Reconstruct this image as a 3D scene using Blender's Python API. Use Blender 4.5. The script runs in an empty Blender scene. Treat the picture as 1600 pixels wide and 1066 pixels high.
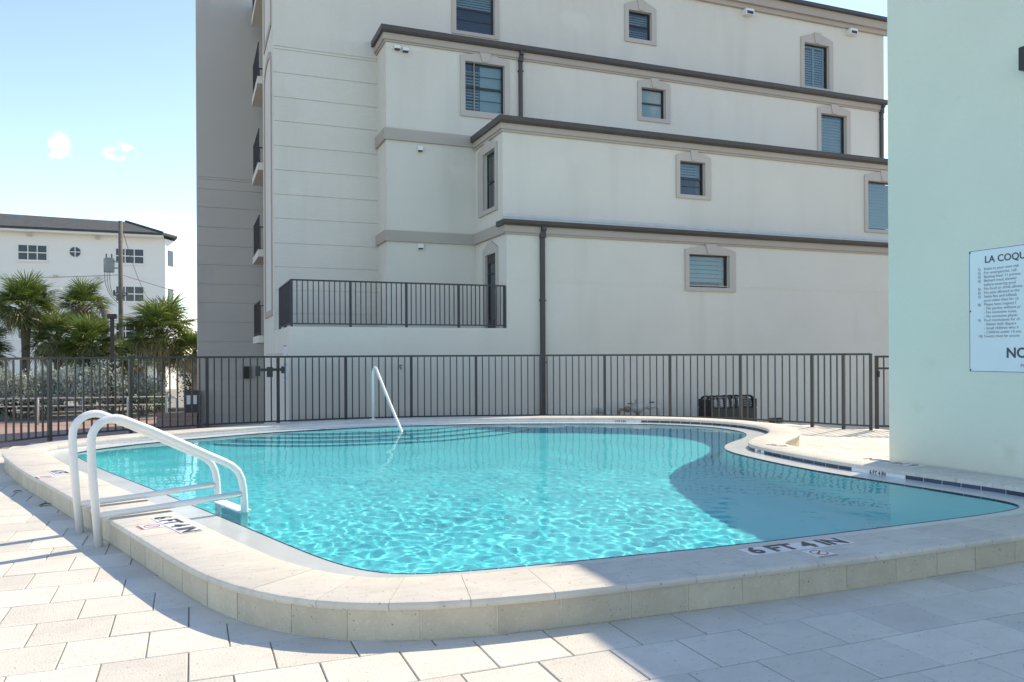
import bpy, bmesh, math, random
import numpy as np
from mathutils import Vector, Matrix, noise

random.seed(7)
RNG = np.random.default_rng(11)
SC = bpy.context.scene
COL = SC.collection
R = math.radians

# ------------------------------------------------------------------ camera, sky, sun, exposure
CAM_H = 1.54
cd = bpy.data.cameras.new('camera')
cam = bpy.data.objects.new('camera', cd)
COL.objects.link(cam)
cd.sensor_width = 36.0
cd.lens = 36.0 * 1245.0 / 1600.0
cd.shift_y = 20.0 / 1600.0
cd.clip_start = 0.05
cd.clip_end = 3000.0
cam.matrix_world = (Matrix.Translation((0, 0, CAM_H)) @ Matrix.Rotation(-0.381, 4, 'Z')
                    @ Matrix.Rotation(math.pi / 2, 4, 'X') @ Matrix.Rotation(-0.0048, 4, 'Z'))
SC.camera = cam

SUN_EL = R(43.0)
SUN_AZ = math.atan2(0.910, 0.415)          # clockwise from +Y
sun_dir = Vector((math.sin(SUN_AZ) * math.cos(SUN_EL), math.cos(SUN_AZ) * math.cos(SUN_EL), math.sin(SUN_EL)))
ld = bpy.data.lights.new('sun', 'SUN')
ld.energy = 2.05
ld.angle = R(0.5)
ld.color = (1.0, 0.985, 0.97)
sun = bpy.data.objects.new('sun', ld)
COL.objects.link(sun)
sun.rotation_mode = 'QUATERNION'
sun.rotation_quaternion = sun_dir.to_track_quat('Z', 'Y')
sun.location = (20, 10, 20)

W = bpy.data.worlds.new('World')
SC.world = W
W.use_nodes = True
wn, wl = W.node_tree.nodes, W.node_tree.links
for n in list(wn):
    wn.remove(n)
wo = wn.new('ShaderNodeOutputWorld')
bg = wn.new('ShaderNodeBackground')
bg.inputs['Strength'].default_value = 0.15
sky = wn.new('ShaderNodeTexSky')
sky.sky_type = 'NISHITA'
sky.sun_disc = False
sky.sun_elevation = SUN_EL
sky.sun_rotation = SUN_AZ
sky.altitude = 1200
sky.air_density = 1.0
sky.dust_density = 0.05
sky.ozone_density = 4.0
# thin clouds, mostly low over the horizon
tc = wn.new('ShaderNodeTexCoord')
mp = wn.new('ShaderNodeMapping')
mp.inputs['Scale'].default_value = (26, 26, 34)
mp.inputs['Location'].default_value = (3.1, 0.7, 1.9)
wl.new(tc.outputs['Generated'], mp.inputs['Vector'])
nz = wn.new('ShaderNodeTexNoise')
nz.inputs['Scale'].default_value = 1.6
nz.inputs['Detail'].default_value = 9
nz.inputs['Roughness'].default_value = 0.58
wl.new(mp.outputs[0], nz.inputs['Vector'])
cr = wn.new('ShaderNodeValToRGB')
cr.color_ramp.elements[0].position = 0.47
cr.color_ramp.elements[0].color = (0, 0, 0, 1)
cr.color_ramp.elements[1].position = 0.66
cr.color_ramp.elements[1].color = (1, 1, 1, 1)
wl.new(nz.outputs['Fac'], cr.inputs[0])
# a handful of small fair-weather wisps: (azimuth from +Y towards +X, elevation, half width, half height, strength)
WISPS = [(-7.7, 12.6, 0.5, 0.95, .8), (-4.3, 12.9, 0.75, .45, .6), (-1.2, 6.5, 3.0, 2.2, .45), (-14, 4.5, 5.0, 1.2, .3), (-48, 15, 5, 2, .7), (-80, 24, 7, 3, .7), (-125, 12, 9, 3, .6), (150, 17, 6, 2.5, .7), (95, 14, 6, 2, .6), (-165, 30, 8, 4, .6), (40, 9, 6, 1.5, .4)]
acc = None
for az_, el_, w_, h_, st_ in WISPS:
    dv = Vector((math.sin(R(az_)) * math.cos(R(el_)), math.cos(R(az_)) * math.cos(R(el_)), math.sin(R(el_))))
    hv = Vector((math.cos(R(az_)), -math.sin(R(az_)), 0)); vv_ = hv.cross(dv)
    prods = []
    for vec, sc_ in ((hv, 1 / math.tan(R(w_))), (vv_, 1 / math.tan(R(h_)))):
        dt = wn.new('ShaderNodeVectorMath'); dt.operation = 'DOT_PRODUCT'; dt.inputs[1].default_value = vec * sc_; wl.new(tc.outputs['Generated'], dt.inputs[0])
        sq = wn.new('ShaderNodeMath'); sq.operation = 'MULTIPLY'; wl.new(dt.outputs['Value'], sq.inputs[0]); wl.new(dt.outputs['Value'], sq.inputs[1]); prods.append(sq)
    sm = wn.new('ShaderNodeMath'); sm.operation = 'ADD'; wl.new(prods[0].outputs[0], sm.inputs[0]); wl.new(prods[1].outputs[0], sm.inputs[1])
    mr_ = wn.new('ShaderNodeMapRange'); mr_.inputs[1].default_value = 0.0; mr_.inputs[2].default_value = 2.2; mr_.inputs[3].default_value = st_; mr_.inputs[4].default_value = 0.0; wl.new(sm.outputs[0], mr_.inputs[0])
    fr_ = wn.new('ShaderNodeVectorMath'); fr_.operation = 'DOT_PRODUCT'; fr_.inputs[1].default_value = dv; wl.new(tc.outputs['Generated'], fr_.inputs[0])
    gt = wn.new('ShaderNodeMath'); gt.operation = 'GREATER_THAN'; gt.inputs[1].default_value = 0.0; wl.new(fr_.outputs['Value'], gt.inputs[0])
    ml_ = wn.new('ShaderNodeMath'); ml_.operation = 'MULTIPLY'; wl.new(mr_.outputs[0], ml_.inputs[0]); wl.new(gt.outputs[0], ml_.inputs[1])
    if acc is None: acc = ml_
    else:
        ad_ = wn.new('ShaderNodeMath'); ad_.operation = 'ADD'; wl.new(acc.outputs[0], ad_.inputs[0]); wl.new(ml_.outputs[0], ad_.inputs[1]); acc = ad_
cl_ = wn.new('ShaderNodeMath'); cl_.operation = 'MULTIPLY'; cl_.use_clamp = True; wl.new(acc.outputs[0], cl_.inputs[0]); wl.new(cr.outputs[0], cl_.inputs[1])
mx = wn.new('ShaderNodeMixRGB')
mx.inputs['Color2'].default_value = (5.6, 5.5, 5.6, 1)
wl.new(cl_.outputs[0], mx.inputs['Fac'])
tint = wn.new('ShaderNodeMixRGB'); tint.blend_type = 'MULTIPLY'; tint.inputs['Fac'].default_value = 1.0
tint.inputs['Color2'].default_value = (0.86, 0.91, 1.0, 1)
wl.new(sky.outputs[0], tint.inputs['Color1'])
wl.new(tint.outputs[0], mx.inputs['Color1'])
wl.new(mx.outputs[0], bg.inputs['Color'])
wl.new(bg.outputs[0], wo.inputs[0])

SC.view_settings.view_transform = 'Standard'
SC.view_settings.look = 'None'
SC.view_settings.gamma = 1.0
SC.view_settings.exposure = 1.32
SC.view_settings.use_curve_mapping = False
SC.view_settings.use_white_balance = True
SC.view_settings.white_balance_temperature = 9300
SC.view_settings.white_balance_tint = 10
SC.render.engine = 'CYCLES'
SC.cycles.use_denoising = True
SC.cycles.max_bounces = 10
SC.cycles.diffuse_bounces = 5
SC.cycles.glossy_bounces = 4
SC.cycles.transmission_bounces = 6
SC.cycles.transparent_max_bounces = 16
SC.cycles.caustics_reflective = False
SC.cycles.caustics_refractive = True
SC.cycles.sample_clamp_indirect = 6.0
SC.cycles.blur_glossy = 0.5

# ------------------------------------------------------------------ materials
def new_mat(name):
    m = bpy.data.materials.new(name)
    m.use_nodes = True
    nt = m.node_tree
    return m, nt, nt.nodes['Principled BSDF']

def N(nt, kind, **kw):
    n = nt.nodes.new(kind)
    for k, v in kw.items():
        setattr(n, k, v)
    return n

def surf(name, col, rough=0.8, var=0.0, vscale=1.5, bump=0.0, bscale=60, speck=None, stain=None, objvar=0.0, metallic=0.0, spec=None):
    """Plain procedural surface: base colour with soft world-space variation, specks, stains and fine relief."""
    m, nt, b = new_mat(name)
    L = nt.links
    b.inputs['Roughness'].default_value = rough
    b.inputs['Metallic'].default_value = metallic
    if spec is not None:
        b.inputs['Specular IOR Level'].default_value = spec
    geo = N(nt, 'ShaderNodeNewGeometry')
    cur = None
    base = (*col, 1)
    rgb = N(nt, 'ShaderNodeRGB'); rgb.outputs[0].default_value = base
    cur = rgb.outputs[0]
    def mixn(fac, c2, mode='MIX'):
        nonlocal cur
        mm = N(nt, 'ShaderNodeMixRGB', blend_type=mode)
        L.new(fac, mm.inputs[0]); L.new(cur, mm.inputs[1])
        mm.inputs[2].default_value = (*c2, 1)
        cur = mm.outputs[0]
    def noise_ramp(scale, lo, hi, detail=5, sc3=None):
        nn = N(nt, 'ShaderNodeTexNoise'); nn.inputs['Scale'].default_value = scale; nn.inputs['Detail'].default_value = detail
        if sc3:
            mpp = N(nt, 'ShaderNodeMapping'); mpp.inputs['Scale'].default_value = sc3
            L.new(geo.outputs['Position'], mpp.inputs[0]); L.new(mpp.outputs[0], nn.inputs['Vector'])
        else:
            L.new(geo.outputs['Position'], nn.inputs['Vector'])
        mr = N(nt, 'ShaderNodeMapRange'); mr.inputs[1].default_value = lo; mr.inputs[2].default_value = hi
        L.new(nn.outputs['Fac'], mr.inputs[0])
        return mr.outputs[0]
    if var:
        f = noise_ramp(vscale, 0.3, 0.7)
        ml = N(nt, 'ShaderNodeMath', operation='MULTIPLY'); ml.inputs[1].default_value = 1.0
        L.new(f, ml.inputs[0])
        mixn(ml.outputs[0], tuple(max(0, c * (1 - var)) for c in col))
    if stain:
        sc, lo, hi, c2, sc3 = stain
        mixn(noise_ramp(sc, lo, hi, 7, sc3), c2)
    if speck:
        sc, lo, hi, c2 = speck
        mixn(noise_ramp(sc, lo, hi, 3), c2)
    if objvar:
        oi = N(nt, 'ShaderNodeObjectInfo')
        mr = N(nt, 'ShaderNodeMapRange'); mr.inputs[3].default_value = 1 - objvar; mr.inputs[4].default_value = 1 + objvar * 0.6
        L.new(oi.outputs['Random'], mr.inputs[0])
        hs = N(nt, 'ShaderNodeHueSaturation'); L.new(mr.outputs[0], hs.inputs['Value']); L.new(cur, hs.inputs['Color'])
        cur = hs.outputs[0]
    L.new(cur, b.inputs['Base Color'])
    if bump:
        nn = N(nt, 'ShaderNodeTexNoise'); nn.inputs['Scale'].default_value = bscale; nn.inputs['Detail'].default_value = 4
        L.new(geo.outputs['Position'], nn.inputs['Vector'])
        bp = N(nt, 'ShaderNodeBump'); bp.inputs['Strength'].default_value = bump; bp.inputs['Distance'].default_value = 0.01
        L.new(nn.outputs['Fac'], bp.inputs['Height']); L.new(bp.outputs[0], b.inputs['Normal'])
    return m

M = {}
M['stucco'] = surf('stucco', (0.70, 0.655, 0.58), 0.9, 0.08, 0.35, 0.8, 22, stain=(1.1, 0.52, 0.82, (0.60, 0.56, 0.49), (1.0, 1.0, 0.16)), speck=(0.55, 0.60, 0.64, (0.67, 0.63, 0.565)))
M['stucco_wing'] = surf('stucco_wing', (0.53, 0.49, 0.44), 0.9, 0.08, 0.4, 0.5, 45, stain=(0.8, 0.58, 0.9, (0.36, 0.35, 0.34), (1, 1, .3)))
M['stucco_white'] = surf('stucco_white', (0.86, 0.85, 0.79), 0.85, 0.05, 0.15, 0.2, 30)
M['band'] = surf('band', (0.455, 0.39, 0.34), 0.85, 0.08, 0.6, 0.3, 50)
M['band_light'] = surf('band_light', (0.52, 0.46, 0.41), 0.85, 0.06, 0.6, 0.3, 50)
M['gutter'] = surf('gutter', (0.066, 0.056, 0.054), 0.45, 0.2, 3.0)
M['flashing'] = surf('flashing', (0.60, 0.60, 0.585), 0.5, 0.12, 3.0)
M['sash'] = surf('sash', (0.022, 0.022, 0.025), 0.4)
M['mint'] = surf('mint', (0.70, 0.735, 0.63), 0.9, 0.07, 0.5, 0.6, 40,
                 stain=(1.3, 0.60, 0.86, (0.66, 0.665, 0.56), None), speck=(2.3, 0.66, 0.80, (0.63, 0.625, 0.52)))
M['paver'] = surf('paver', (0.715, 0.68, 0.61), 0.85, 0.12, 3.0, 0.5, 90, speck=(48, 0.665, 0.71, (0.33, 0.30, 0.26)),
                  stain=(7, 0.54, 0.78, (0.60, 0.565, 0.50), (1, 2.4, 1)), objvar=0.11)
M['joint'] = surf('joint', (0.33, 0.30, 0.25), 0.95, 0.4, 5, 0.5, 80)
M['coping'] = surf('coping', (0.66, 0.625, 0.555), 0.7, 0.12, 3.0, 0.3, 70, speck=(34, 0.665, 0.71, (0.34, 0.30, 0.26)),
                   stain=(6, 0.50, 0.78, (0.52, 0.49, 0.44), (1, 2.8, 1)), objvar=0.08)
M['wall_block'] = surf('wall_block', (0.60, 0.53, 0.415), 0.88, 0.12, 7, 0.6, 110, speck=(48, 0.675, 0.73, (0.20, 0.17, 0.135)),
                       stain=(42, 0.55, 0.80, (0.66, 0.60, 0.49), None), objvar=0.10)
M['mortar'] = surf('mortar', (0.70, 0.66, 0.55), 0.9, 0.12, 6, 0.4, 90)
M['grout'] = surf('grout', (0.72, 0.76, 0.76), 0.8, 0.1, 6)
M['tile_blue'] = surf('tile_blue', (0.028, 0.052, 0.105), 0.18, 0.35, 9, objvar=0.5)
M['ledge'] = surf('ledge', (0.60, 0.64, 0.64), 0.22, 0.12, 2.5, 0.08, 18, stain=(5, 0.55, 0.85, (0.50, 0.55, 0.55), None))
M['plaster'] = surf('plaster', (0.42, 0.93, 0.985), 0.8, 0.05, 1.2)
M['fence'] = surf('fence', (0.042, 0.038, 0.036), 0.42, 0.15, 8)
M['rail_dark'] = surf('rail_dark', (0.045, 0.042, 0.046), 0.5, 0.2, 6)
M['white_rail'] = surf('white_rail', (0.80, 0.80, 0.78), 0.28, 0.06, 8)
M['white_step'] = surf('white_step', (0.8, 0.82, 0.83), 0.4, 0.05, 9)
M['marker_white'] = surf('marker_white', (0.80, 0.80, 0.82), 0.35, 0.06, 12)
M['marker_black'] = surf('marker_black', (0.02, 0.02, 0.025), 0.4)
M['marker_red'] = surf('marker_red', (0.42, 0.09, 0.09), 0.5)
M['sign_plate'] = surf('sign_plate', (0.66, 0.76, 0.80), 0.35, 0.04, 3)
M['sign_ink'] = surf('sign_ink', (0.05, 0.07, 0.09), 0.5)
M['sign_ink_soft'] = surf('sign_ink_soft', (0.22, 0.27, 0.30), 0.5)
M['metal_dark'] = surf('metal_dark', (0.02, 0.02, 0.02), 0.4)
M['metal_pale'] = surf('metal_pale', (0.58, 0.57, 0.53), 0.4, 0.2, 20)
M['brass'] = surf('brass', (0.30, 0.23, 0.14), 0.45, 0.3, 30)
M['plastic_white'] = surf('plastic_white', (0.75, 0.75, 0.72), 0.5)
M['black_cover'] = surf('black_cover', (0.016, 0.016, 0.019), 0.4, 0.3, 5)
M['louvre_grey'] = surf('louvre_grey', (0.28, 0.28, 0.28), 0.5, 0.2, 8)
M['shingle'] = surf('shingle', (0.075, 0.085, 0.085), 0.9, 0.35, 2.2, 0.5, 12)
M['pole_wood'] = surf('pole_wood', (0.19, 0.175, 0.16), 0.9, 0.3, 6, 0.5, 30)
M['transformer'] = surf('transformer', (0.27, 0.31, 0.30), 0.5, 0.1, 4)
M['wire'] = surf('wire', (0.12, 0.12, 0.12), 0.6)
M['bark'] = surf('bark', (0.25, 0.21, 0.17), 0.95, 0.4, 8, 0.8, 18)
M['asphalt'] = surf('asphalt', (0.13, 0.125, 0.115), 0.9, 0.25, 0.6, 0.3, 30)
M['sand'] = surf('sand', (0.36, 0.33, 0.28), 0.95, 0.25, 0.5, 0.4, 14)
M['road'] = surf('road', (0.30, 0.285, 0.26), 0.9, 0.15, 0.6, 0.3, 20)
M['louvre'] = surf('louvre', (0.27, 0.315, 0.31), 0.5, 0.1, 3)
M['blind'] = surf('blind', (0.30, 0.38, 0.375), 0.7, 0.08, 1.5)
M['room_dark'] = surf('room_dark', (0.02, 0.025, 0.03), 0.9)  # near-black: the darkness of unlit interiors is put into this colour
M['far_pane'] = surf('far_pane', (0.025, 0.035, 0.045), 0.08)
M['dead_leaf'] = surf('dead_leaf', (0.07, 0.035, 0.022), 0.8)
M['car_paint'] = surf('car_paint', (0.25, 0.33, 0.46), 0.25)

def glass_mat():
    m, nt, b = new_mat('window_glass')
    L = nt.links
    for n in list(nt.nodes):
        if n.type == 'BSDF_PRINCIPLED':
            nt.nodes.remove(n)
    out = [n for n in nt.nodes if n.type == 'OUTPUT_MATERIAL'][0]
    tr = N(nt, 'ShaderNodeBsdfTransparent'); tr.inputs[0].default_value = (0.84, 0.92, 0.93, 1)
    gl = N(nt, 'ShaderNodeBsdfGlossy'); gl.inputs['Roughness'].default_value = 0.02; gl.inputs[0].default_value = (0.9, 0.95, 1, 1)
    geo = N(nt, 'ShaderNodeNewGeometry')
    dt = N(nt, 'ShaderNodeVectorMath', operation='DOT_PRODUCT'); L.new(geo.outputs['Incoming'], dt.inputs[0]); L.new(geo.outputs['Normal'], dt.inputs[1])
    ab = N(nt, 'ShaderNodeMath', operation='ABSOLUTE'); L.new(dt.outputs['Value'], ab.inputs[0])
    om = N(nt, 'ShaderNodeMath', operation='SUBTRACT'); om.inputs[0].default_value = 1.0; L.new(ab.outputs[0], om.inputs[1])
    pw = N(nt, 'ShaderNodeMath', operation='POWER'); pw.inputs[1].default_value = 4.0; L.new(om.outputs[0], pw.inputs[0])
    fr = N(nt, 'ShaderNodeMath', operation='MULTIPLY_ADD', use_clamp=True); fr.inputs[1].default_value = 0.85; fr.inputs[2].default_value = 0.05; L.new(pw.outputs[0], fr.inputs[0])
    mi = N(nt, 'ShaderNodeMixShader')
    L.new(fr.outputs[0], mi.inputs[0]); L.new(tr.outputs[0], mi.inputs[1]); L.new(gl.outputs[0], mi.inputs[2]); L.new(mi.outputs[0], out.inputs[0])
    return m
M['glass'] = glass_mat()

def brick_mat():
    m, nt, b = new_mat('brick_paving')
    L = nt.links
    geo = N(nt, 'ShaderNodeNewGeometry')
    br = N(nt, 'ShaderNodeTexBrick')
    br.inputs['Color1'].default_value = (0.42, 0.265, 0.225, 1)
    br.inputs['Color2'].default_value = (0.35, 0.22, 0.19, 1)
    br.inputs['Mortar'].default_value = (0.30, 0.25, 0.22, 1)
    br.inputs['Scale'].default_value = 1.0
    br.inputs['Mortar Size'].default_value = 0.006
    br.inputs['Brick Width'].default_value = 0.22
    br.inputs['Row Height'].default_value = 0.11
    L.new(geo.outputs['Position'], br.inputs['Vector'])
    L.new(br.outputs['Color'], b.inputs['Base Color'])
    b.inputs['Roughness'].default_value = 0.9
    return m
M['brick'] = brick_mat()

def leaf_mat(name, c1, c2, c3, rough=0.5, trans=0.25):
    m, nt, b = new_mat(name)
    L = nt.links
    out = [n for n in nt.nodes if n.type == 'OUTPUT_MATERIAL'][0]
    geo = N(nt, 'ShaderNodeNewGeometry')
    ob = N(nt, 'ShaderNodeObjectInfo')
    ad = N(nt, 'ShaderNodeMath', operation='ADD'); L.new(geo.outputs['Random Per Island'], ad.inputs[0]); L.new(ob.outputs['Random'], ad.inputs[1])
    ml = N(nt, 'ShaderNodeMath', operation='MULTIPLY'); ml.inputs[1].default_value = 0.5; L.new(ad.outputs[0], ml.inputs[0])
    rp = N(nt, 'ShaderNodeValToRGB')
    rp.color_ramp.elements[0].position = 0.12; rp.color_ramp.elements[0].color = (*c1, 1)
    rp.color_ramp.elements[1].position = 0.9; rp.color_ramp.elements[1].color = (*c3, 1)
    e = rp.color_ramp.elements.new(0.5); e.color = (*c2, 1)
    L.new(ml.outputs[0], rp.inputs[0]); L.new(rp.outputs[0], b.inputs['Base Color'])
    b.inputs['Roughness'].default_value = rough
    tl = N(nt, 'ShaderNodeBsdfTranslucent'); L.new(rp.outputs[0], tl.inputs[0])
    mi = N(nt, 'ShaderNodeMixShader'); mi.inputs[0].default_value = trans
    L.new(b.outputs[0], mi.inputs[1]); L.new(tl.outputs[0], mi.inputs[2]); L.new(mi.outputs[0], out.inputs[0])
    return m
M['frond'] = leaf_mat('frond', (0.065, 0.10, 0.03), (0.14, 0.185, 0.05), (0.27, 0.30, 0.11), 0.38, 0.35)
M['frond_young'] = leaf_mat('frond_young', (0.085, 0.15, 0.03), (0.145, 0.225, 0.045), (0.25, 0.31, 0.09), 0.38, 0.35)
M['frond_dry'] = leaf_mat('frond_dry', (0.20, 0.17, 0.09), (0.34, 0.30, 0.17), (0.48, 0.42, 0.27), 0.7)
M['silver_leaf'] = leaf_mat('silver_leaf', (0.26, 0.31, 0.26), (0.43, 0.49, 0.42), (0.62, 0.67, 0.60), 0.6, 0.15)
M['green_leaf'] = leaf_mat('green_leaf', (0.02, 0.045, 0.015), (0.045, 0.08, 0.02), (0.08, 0.12, 0.04), 0.5, 0.2)

def water_mat():
    m, nt, b = new_mat('water')
    L = nt.links
    nt.nodes.remove(b)
    out = [n for n in nt.nodes if n.type == 'OUTPUT_MATERIAL'][0]
    re = N(nt, 'ShaderNodeBsdfRefraction'); re.inputs['IOR'].default_value = 1.333; re.inputs['Roughness'].default_value = 0.0
    re.inputs[0].default_value = (0.42, 0.965, 1.0, 1)
    gl = N(nt, 'ShaderNodeBsdfGlossy'); gl.inputs['Roughness'].default_value = 0.0
    fr = N(nt, 'ShaderNodeFresnel'); fr.inputs[0].default_value = 1.2
    mi = N(nt, 'ShaderNodeMixShader')
    L.new(fr.outputs[0], mi.inputs[0]); L.new(re.outputs[0], mi.inputs[1]); L.new(gl.outputs[0], mi.inputs[2]); L.new(mi.outputs[0], out.inputs[0])
    return m
M['water'] = water_mat()

# ------------------------------------------------------------------ mesh helpers
def box(bm, x0, x1, y0, y1, z0, z1):
    v = [bm.verts.new(p) for p in ((x0, y0, z0), (x1, y0, z0), (x1, y1, z0), (x0, y1, z0), (x0, y0, z1), (x1, y0, z1), (x1, y1, z1), (x0, y1, z1))]
    for f in ((3, 2, 1, 0), (4, 5, 6, 7), (0, 1, 5, 4), (1, 2, 6, 5), (2, 3, 7, 6), (3, 0, 4, 7)):
        bm.faces.new([v[i] for i in f])

def prism(bm, pts, z0, z1, axis='Z'):
    """Extrude a 2D polygon; axis names the extrusion direction."""
    def P(a, b, c):
        return (a, b, c) if axis == 'Z' else ((a, c, b) if axis == 'Y' else (c, a, b))
    lo = [bm.verts.new(P(a, b, z0)) for a, b in pts]
    hi = [bm.verts.new(P(a, b, z1)) for a, b in pts]
    n = len(pts)
    bm.faces.new(lo[::-1]); bm.faces.new(hi)
    for i in range(n):
        bm.faces.new((lo[i], lo[(i + 1) % n], hi[(i + 1) % n], hi[i]))

def tube(bm, pts, r, seg=10, cap=True, radii=None):
    pts = [Vector(p) for p in pts]
    n = len(pts)
    rings = []
    t0 = (pts[1] - pts[0]).normalized()
    up = Vector((0, 0, 1)) if abs(t0.z) < 0.9 else Vector((1, 0, 0))
    u = t0.cross(up).normalized()
    for i, p in enumerate(pts):
        t = ((pts[min(i + 1, n - 1)] - pts[i]).normalized() + (pts[i] - pts[max(i - 1, 0)]).normalized())
        if t.length < 1e-6: t = t0
        t.normalize()
        u = (u - t * u.dot(t)).normalized()
        v = t.cross(u)
        rr = radii[i] if radii else r
        rings.append([bm.verts.new(p + (u * math.cos(2 * math.pi * k / seg) + v * math.sin(2 * math.pi * k / seg)) * rr) for k in range(seg)])
    for a, b in zip(rings, rings[1:]):
        for k in range(seg):
            bm.faces.new((a[k], a[(k + 1) % seg], b[(k + 1) % seg], b[k]))
    if cap:
        bm.faces.new(rings[0][::-1]); bm.faces.new(rings[-1])

def fix(bm):
    bmesh.ops.recalc_face_normals(bm, faces=bm.faces)

def build(name, bm, mat, parent=None, smooth=False, bevel=0.0, recalc=True):
    if recalc: fix(bm)
    me = bpy.data.meshes.new(name)
    bm.to_mesh(me); bm.free()
    me.materials.append(mat if not isinstance(mat, str) else M[mat])
    if smooth:
        me.polygons.foreach_set('use_smooth', [True] * len(me.polygons))
    o = bpy.data.objects.new(name, me)
    COL.objects.link(o)
    if parent is not None: o.parent = parent
    if bevel:
        md = o.modifiers.new('bevel', 'BEVEL'); md.width = bevel; md.segments = 2; md.limit_method = 'ANGLE'; md.angle_limit = R(40)
        md.use_clamp_overlap = True
    return o

def smooth_by_angle(o, ang=35):
    me = o.data
    me.polygons.foreach_set('use_smooth', [True] * len(me.polygons))
    try:
        me.set_sharp_from_angle(angle=R(ang))
    except Exception:
        pass

def shared(name, me, parent=None, loc=(0, 0, 0), rotz=0.0):
    o = bpy.data.objects.new(name, me)
    COL.objects.link(o)
    o.location = loc; o.rotation_euler = (0, 0, rotz)
    if parent is not None: o.parent = parent
    return o

def mesh_of(name, bm, mat):
    fix(bm)
    me = bpy.data.meshes.new(name); bm.to_mesh(me); bm.free(); me.materials.append(M[mat]); return me

def tag(o, label=None, cat=None, group=None, kind=None):
    if label: o['label'] = label
    if cat: o['category'] = cat
    if group: o['group'] = group
    if kind: o['kind'] = kind
    return o

def thing(name, label, cat, loc=(0, 0, 0), group=None):
    o = bpy.data.objects.new(name, None); COL.objects.link(o)
    o.location = loc; o.empty_display_size = 0.2
    return tag(o, label, cat, group)

def local(o, p):
    return (p[0] - o.location.x, p[1] - o.location.y, p[2] - o.location.z)

def BM(): return bmesh.new()

def text_mesh(name, body, mat, size, ox, parent, align='LEFT', extrude=0.0008, bold=0.0):
    """Flat lettering as a mesh; ox is a 4x4 world matrix (x = reading direction, y = letter up)."""
    cu = bpy.data.curves.new(name, 'FONT')
    cu.body = body; cu.size = size; cu.align_x = align; cu.extrude = extrude; cu.offset = bold; cu.resolution_u = 3
    tmp = bpy.data.objects.new(name + '_tmp', cu); COL.objects.link(tmp)
    dg = bpy.context.evaluated_depsgraph_get()
    me = bpy.data.meshes.new_from_object(tmp.evaluated_get(dg))
    me.name = name
    bpy.data.objects.remove(tmp); bpy.data.curves.remove(cu)
    me.materials.clear(); me.materials.append(M[mat])
    inv = Matrix.Translation(-parent.location) if parent is not None else Matrix.Identity(4)
    me.transform(inv @ ox)
    o = bpy.data.objects.new(name, me); COL.objects.link(o)
    if parent is not None: o.parent = parent
    return o

def frame_matrix(origin, xdir, ydir):
    x = Vector(xdir).normalized(); y = Vector(ydir).normalized(); z = x.cross(y)
    y = z.cross(x).normalized()
    m = Matrix((( x.x, y.x, z.x, origin[0]), (x.y, y.y, z.y, origin[1]), (x.z, y.z, z.z, origin[2]), (0, 0, 0, 1)))
    return m

# ------------------------------------------------------------------ curves of the pool
def catmull(ctrl, step=0.05, closed=True):
    P = [np.array(p, float) for p in ctrl]; n = len(P); out = []
    for i in range(n if closed else n - 1):
        if closed:
            p0, p1, p2, p3 = P[(i - 1) % n], P[i], P[(i + 1) % n], P[(i + 2) % n]
        else:
            p0, p1, p2, p3 = P[max(i - 1, 0)], P[i], P[i + 1], P[min(i + 2, n - 1)]
        k = max(2, int(np.linalg.norm(p2 - p1) / step))
        # centripetal
        t0 = 0.0; t1 = t0 + max(np.linalg.norm(p1 - p0), 1e-6) ** .5; t2 = t1 + max(np.linalg.norm(p2 - p1), 1e-6) ** .5; t3 = t2 + max(np.linalg.norm(p3 - p2), 1e-6) ** .5
        for q in range(k):
            t = t1 + (t2 - t1) * q / k
            a1 = (t1 - t) / (t1 - t0) * p0 + (t - t0) / (t1 - t0) * p1
            a2 = (t2 - t) / (t2 - t1) * p1 + (t - t1) / (t2 - t1) * p2
            a3 = (t3 - t) / (t3 - t2) * p2 + (t - t2) / (t3 - t2) * p3
            b1 = (t2 - t) / (t2 - t0) * a1 + (t - t0) / (t2 - t0) * a2
            b2 = (t3 - t) / (t3 - t1) * a2 + (t - t1) / (t3 - t1) * a3
            out.append((t2 - t) / (t2 - t1) * b1 + (t - t1) / (t2 - t1) * b2)
    if not closed: out.append(P[-1])
    return np.array(out)

def resample(C, n):
    D = np.vstack([C, C[:1]]); s = np.r_[0, np.cumsum(np.hypot(*np.diff(D, axis=0).T))]
    t = np.linspace(0, s[-1], n, endpoint=False)
    return np.stack([np.interp(t, s, D[:, 0]), np.interp(t, s, D[:, 1])], 1), s[-1]

I_CTRL = [(-1.97, 12.95), (-1.72, 12.0), (-1.39, 10.91), (-0.93, 9.60), (-0.48, 8.30), (0.0, 6.88), (0.40, 5.68), (0.56, 5.27), (0.82, 4.86), (1.05, 4.68),
          (1.46, 4.57), (1.95, 4.52), (2.7, 4.49), (3.5, 4.46), (4.5, 4.46), (5.6, 4.49), (6.6, 4.54), (7.15, 4.66), (7.42, 4.92), (7.50, 5.4), (7.45, 6.0),
          (7.38, 6.6), (7.31, 7.3), (7.30, 7.8), (7.34, 8.4), (7.42, 9.0), (7.50, 9.38), (7.72, 9.75), (8.10, 10.10), (8.58, 10.45), (9.05, 10.88), (9.42, 11.45),
          (9.58, 12.15), (9.50, 12.85), (9.20, 13.45), (8.70, 14.0), (7.92, 14.52), (7.0, 14.98), (6.0, 15.38), (4.8, 15.70), (3.6, 15.84), (2.4, 15.78), (1.3, 15.52),
          (0.4, 15.15), (-0.4, 14.75), (-1.1, 14.32), (-1.65, 13.8), (-1.93, 13.35)]
I_CV, I_LEN = resample(catmull(I_CTRL), 900)

def normals_out(C):
    T = np.roll(C, -1, 0) - np.roll(C, 1, 0)
    T /= np.linalg.norm(T, axis=1)[:, None]
    return np.stack([T[:, 1], -T[:, 0]], 1)        # curve runs counter-clockwise

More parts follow.
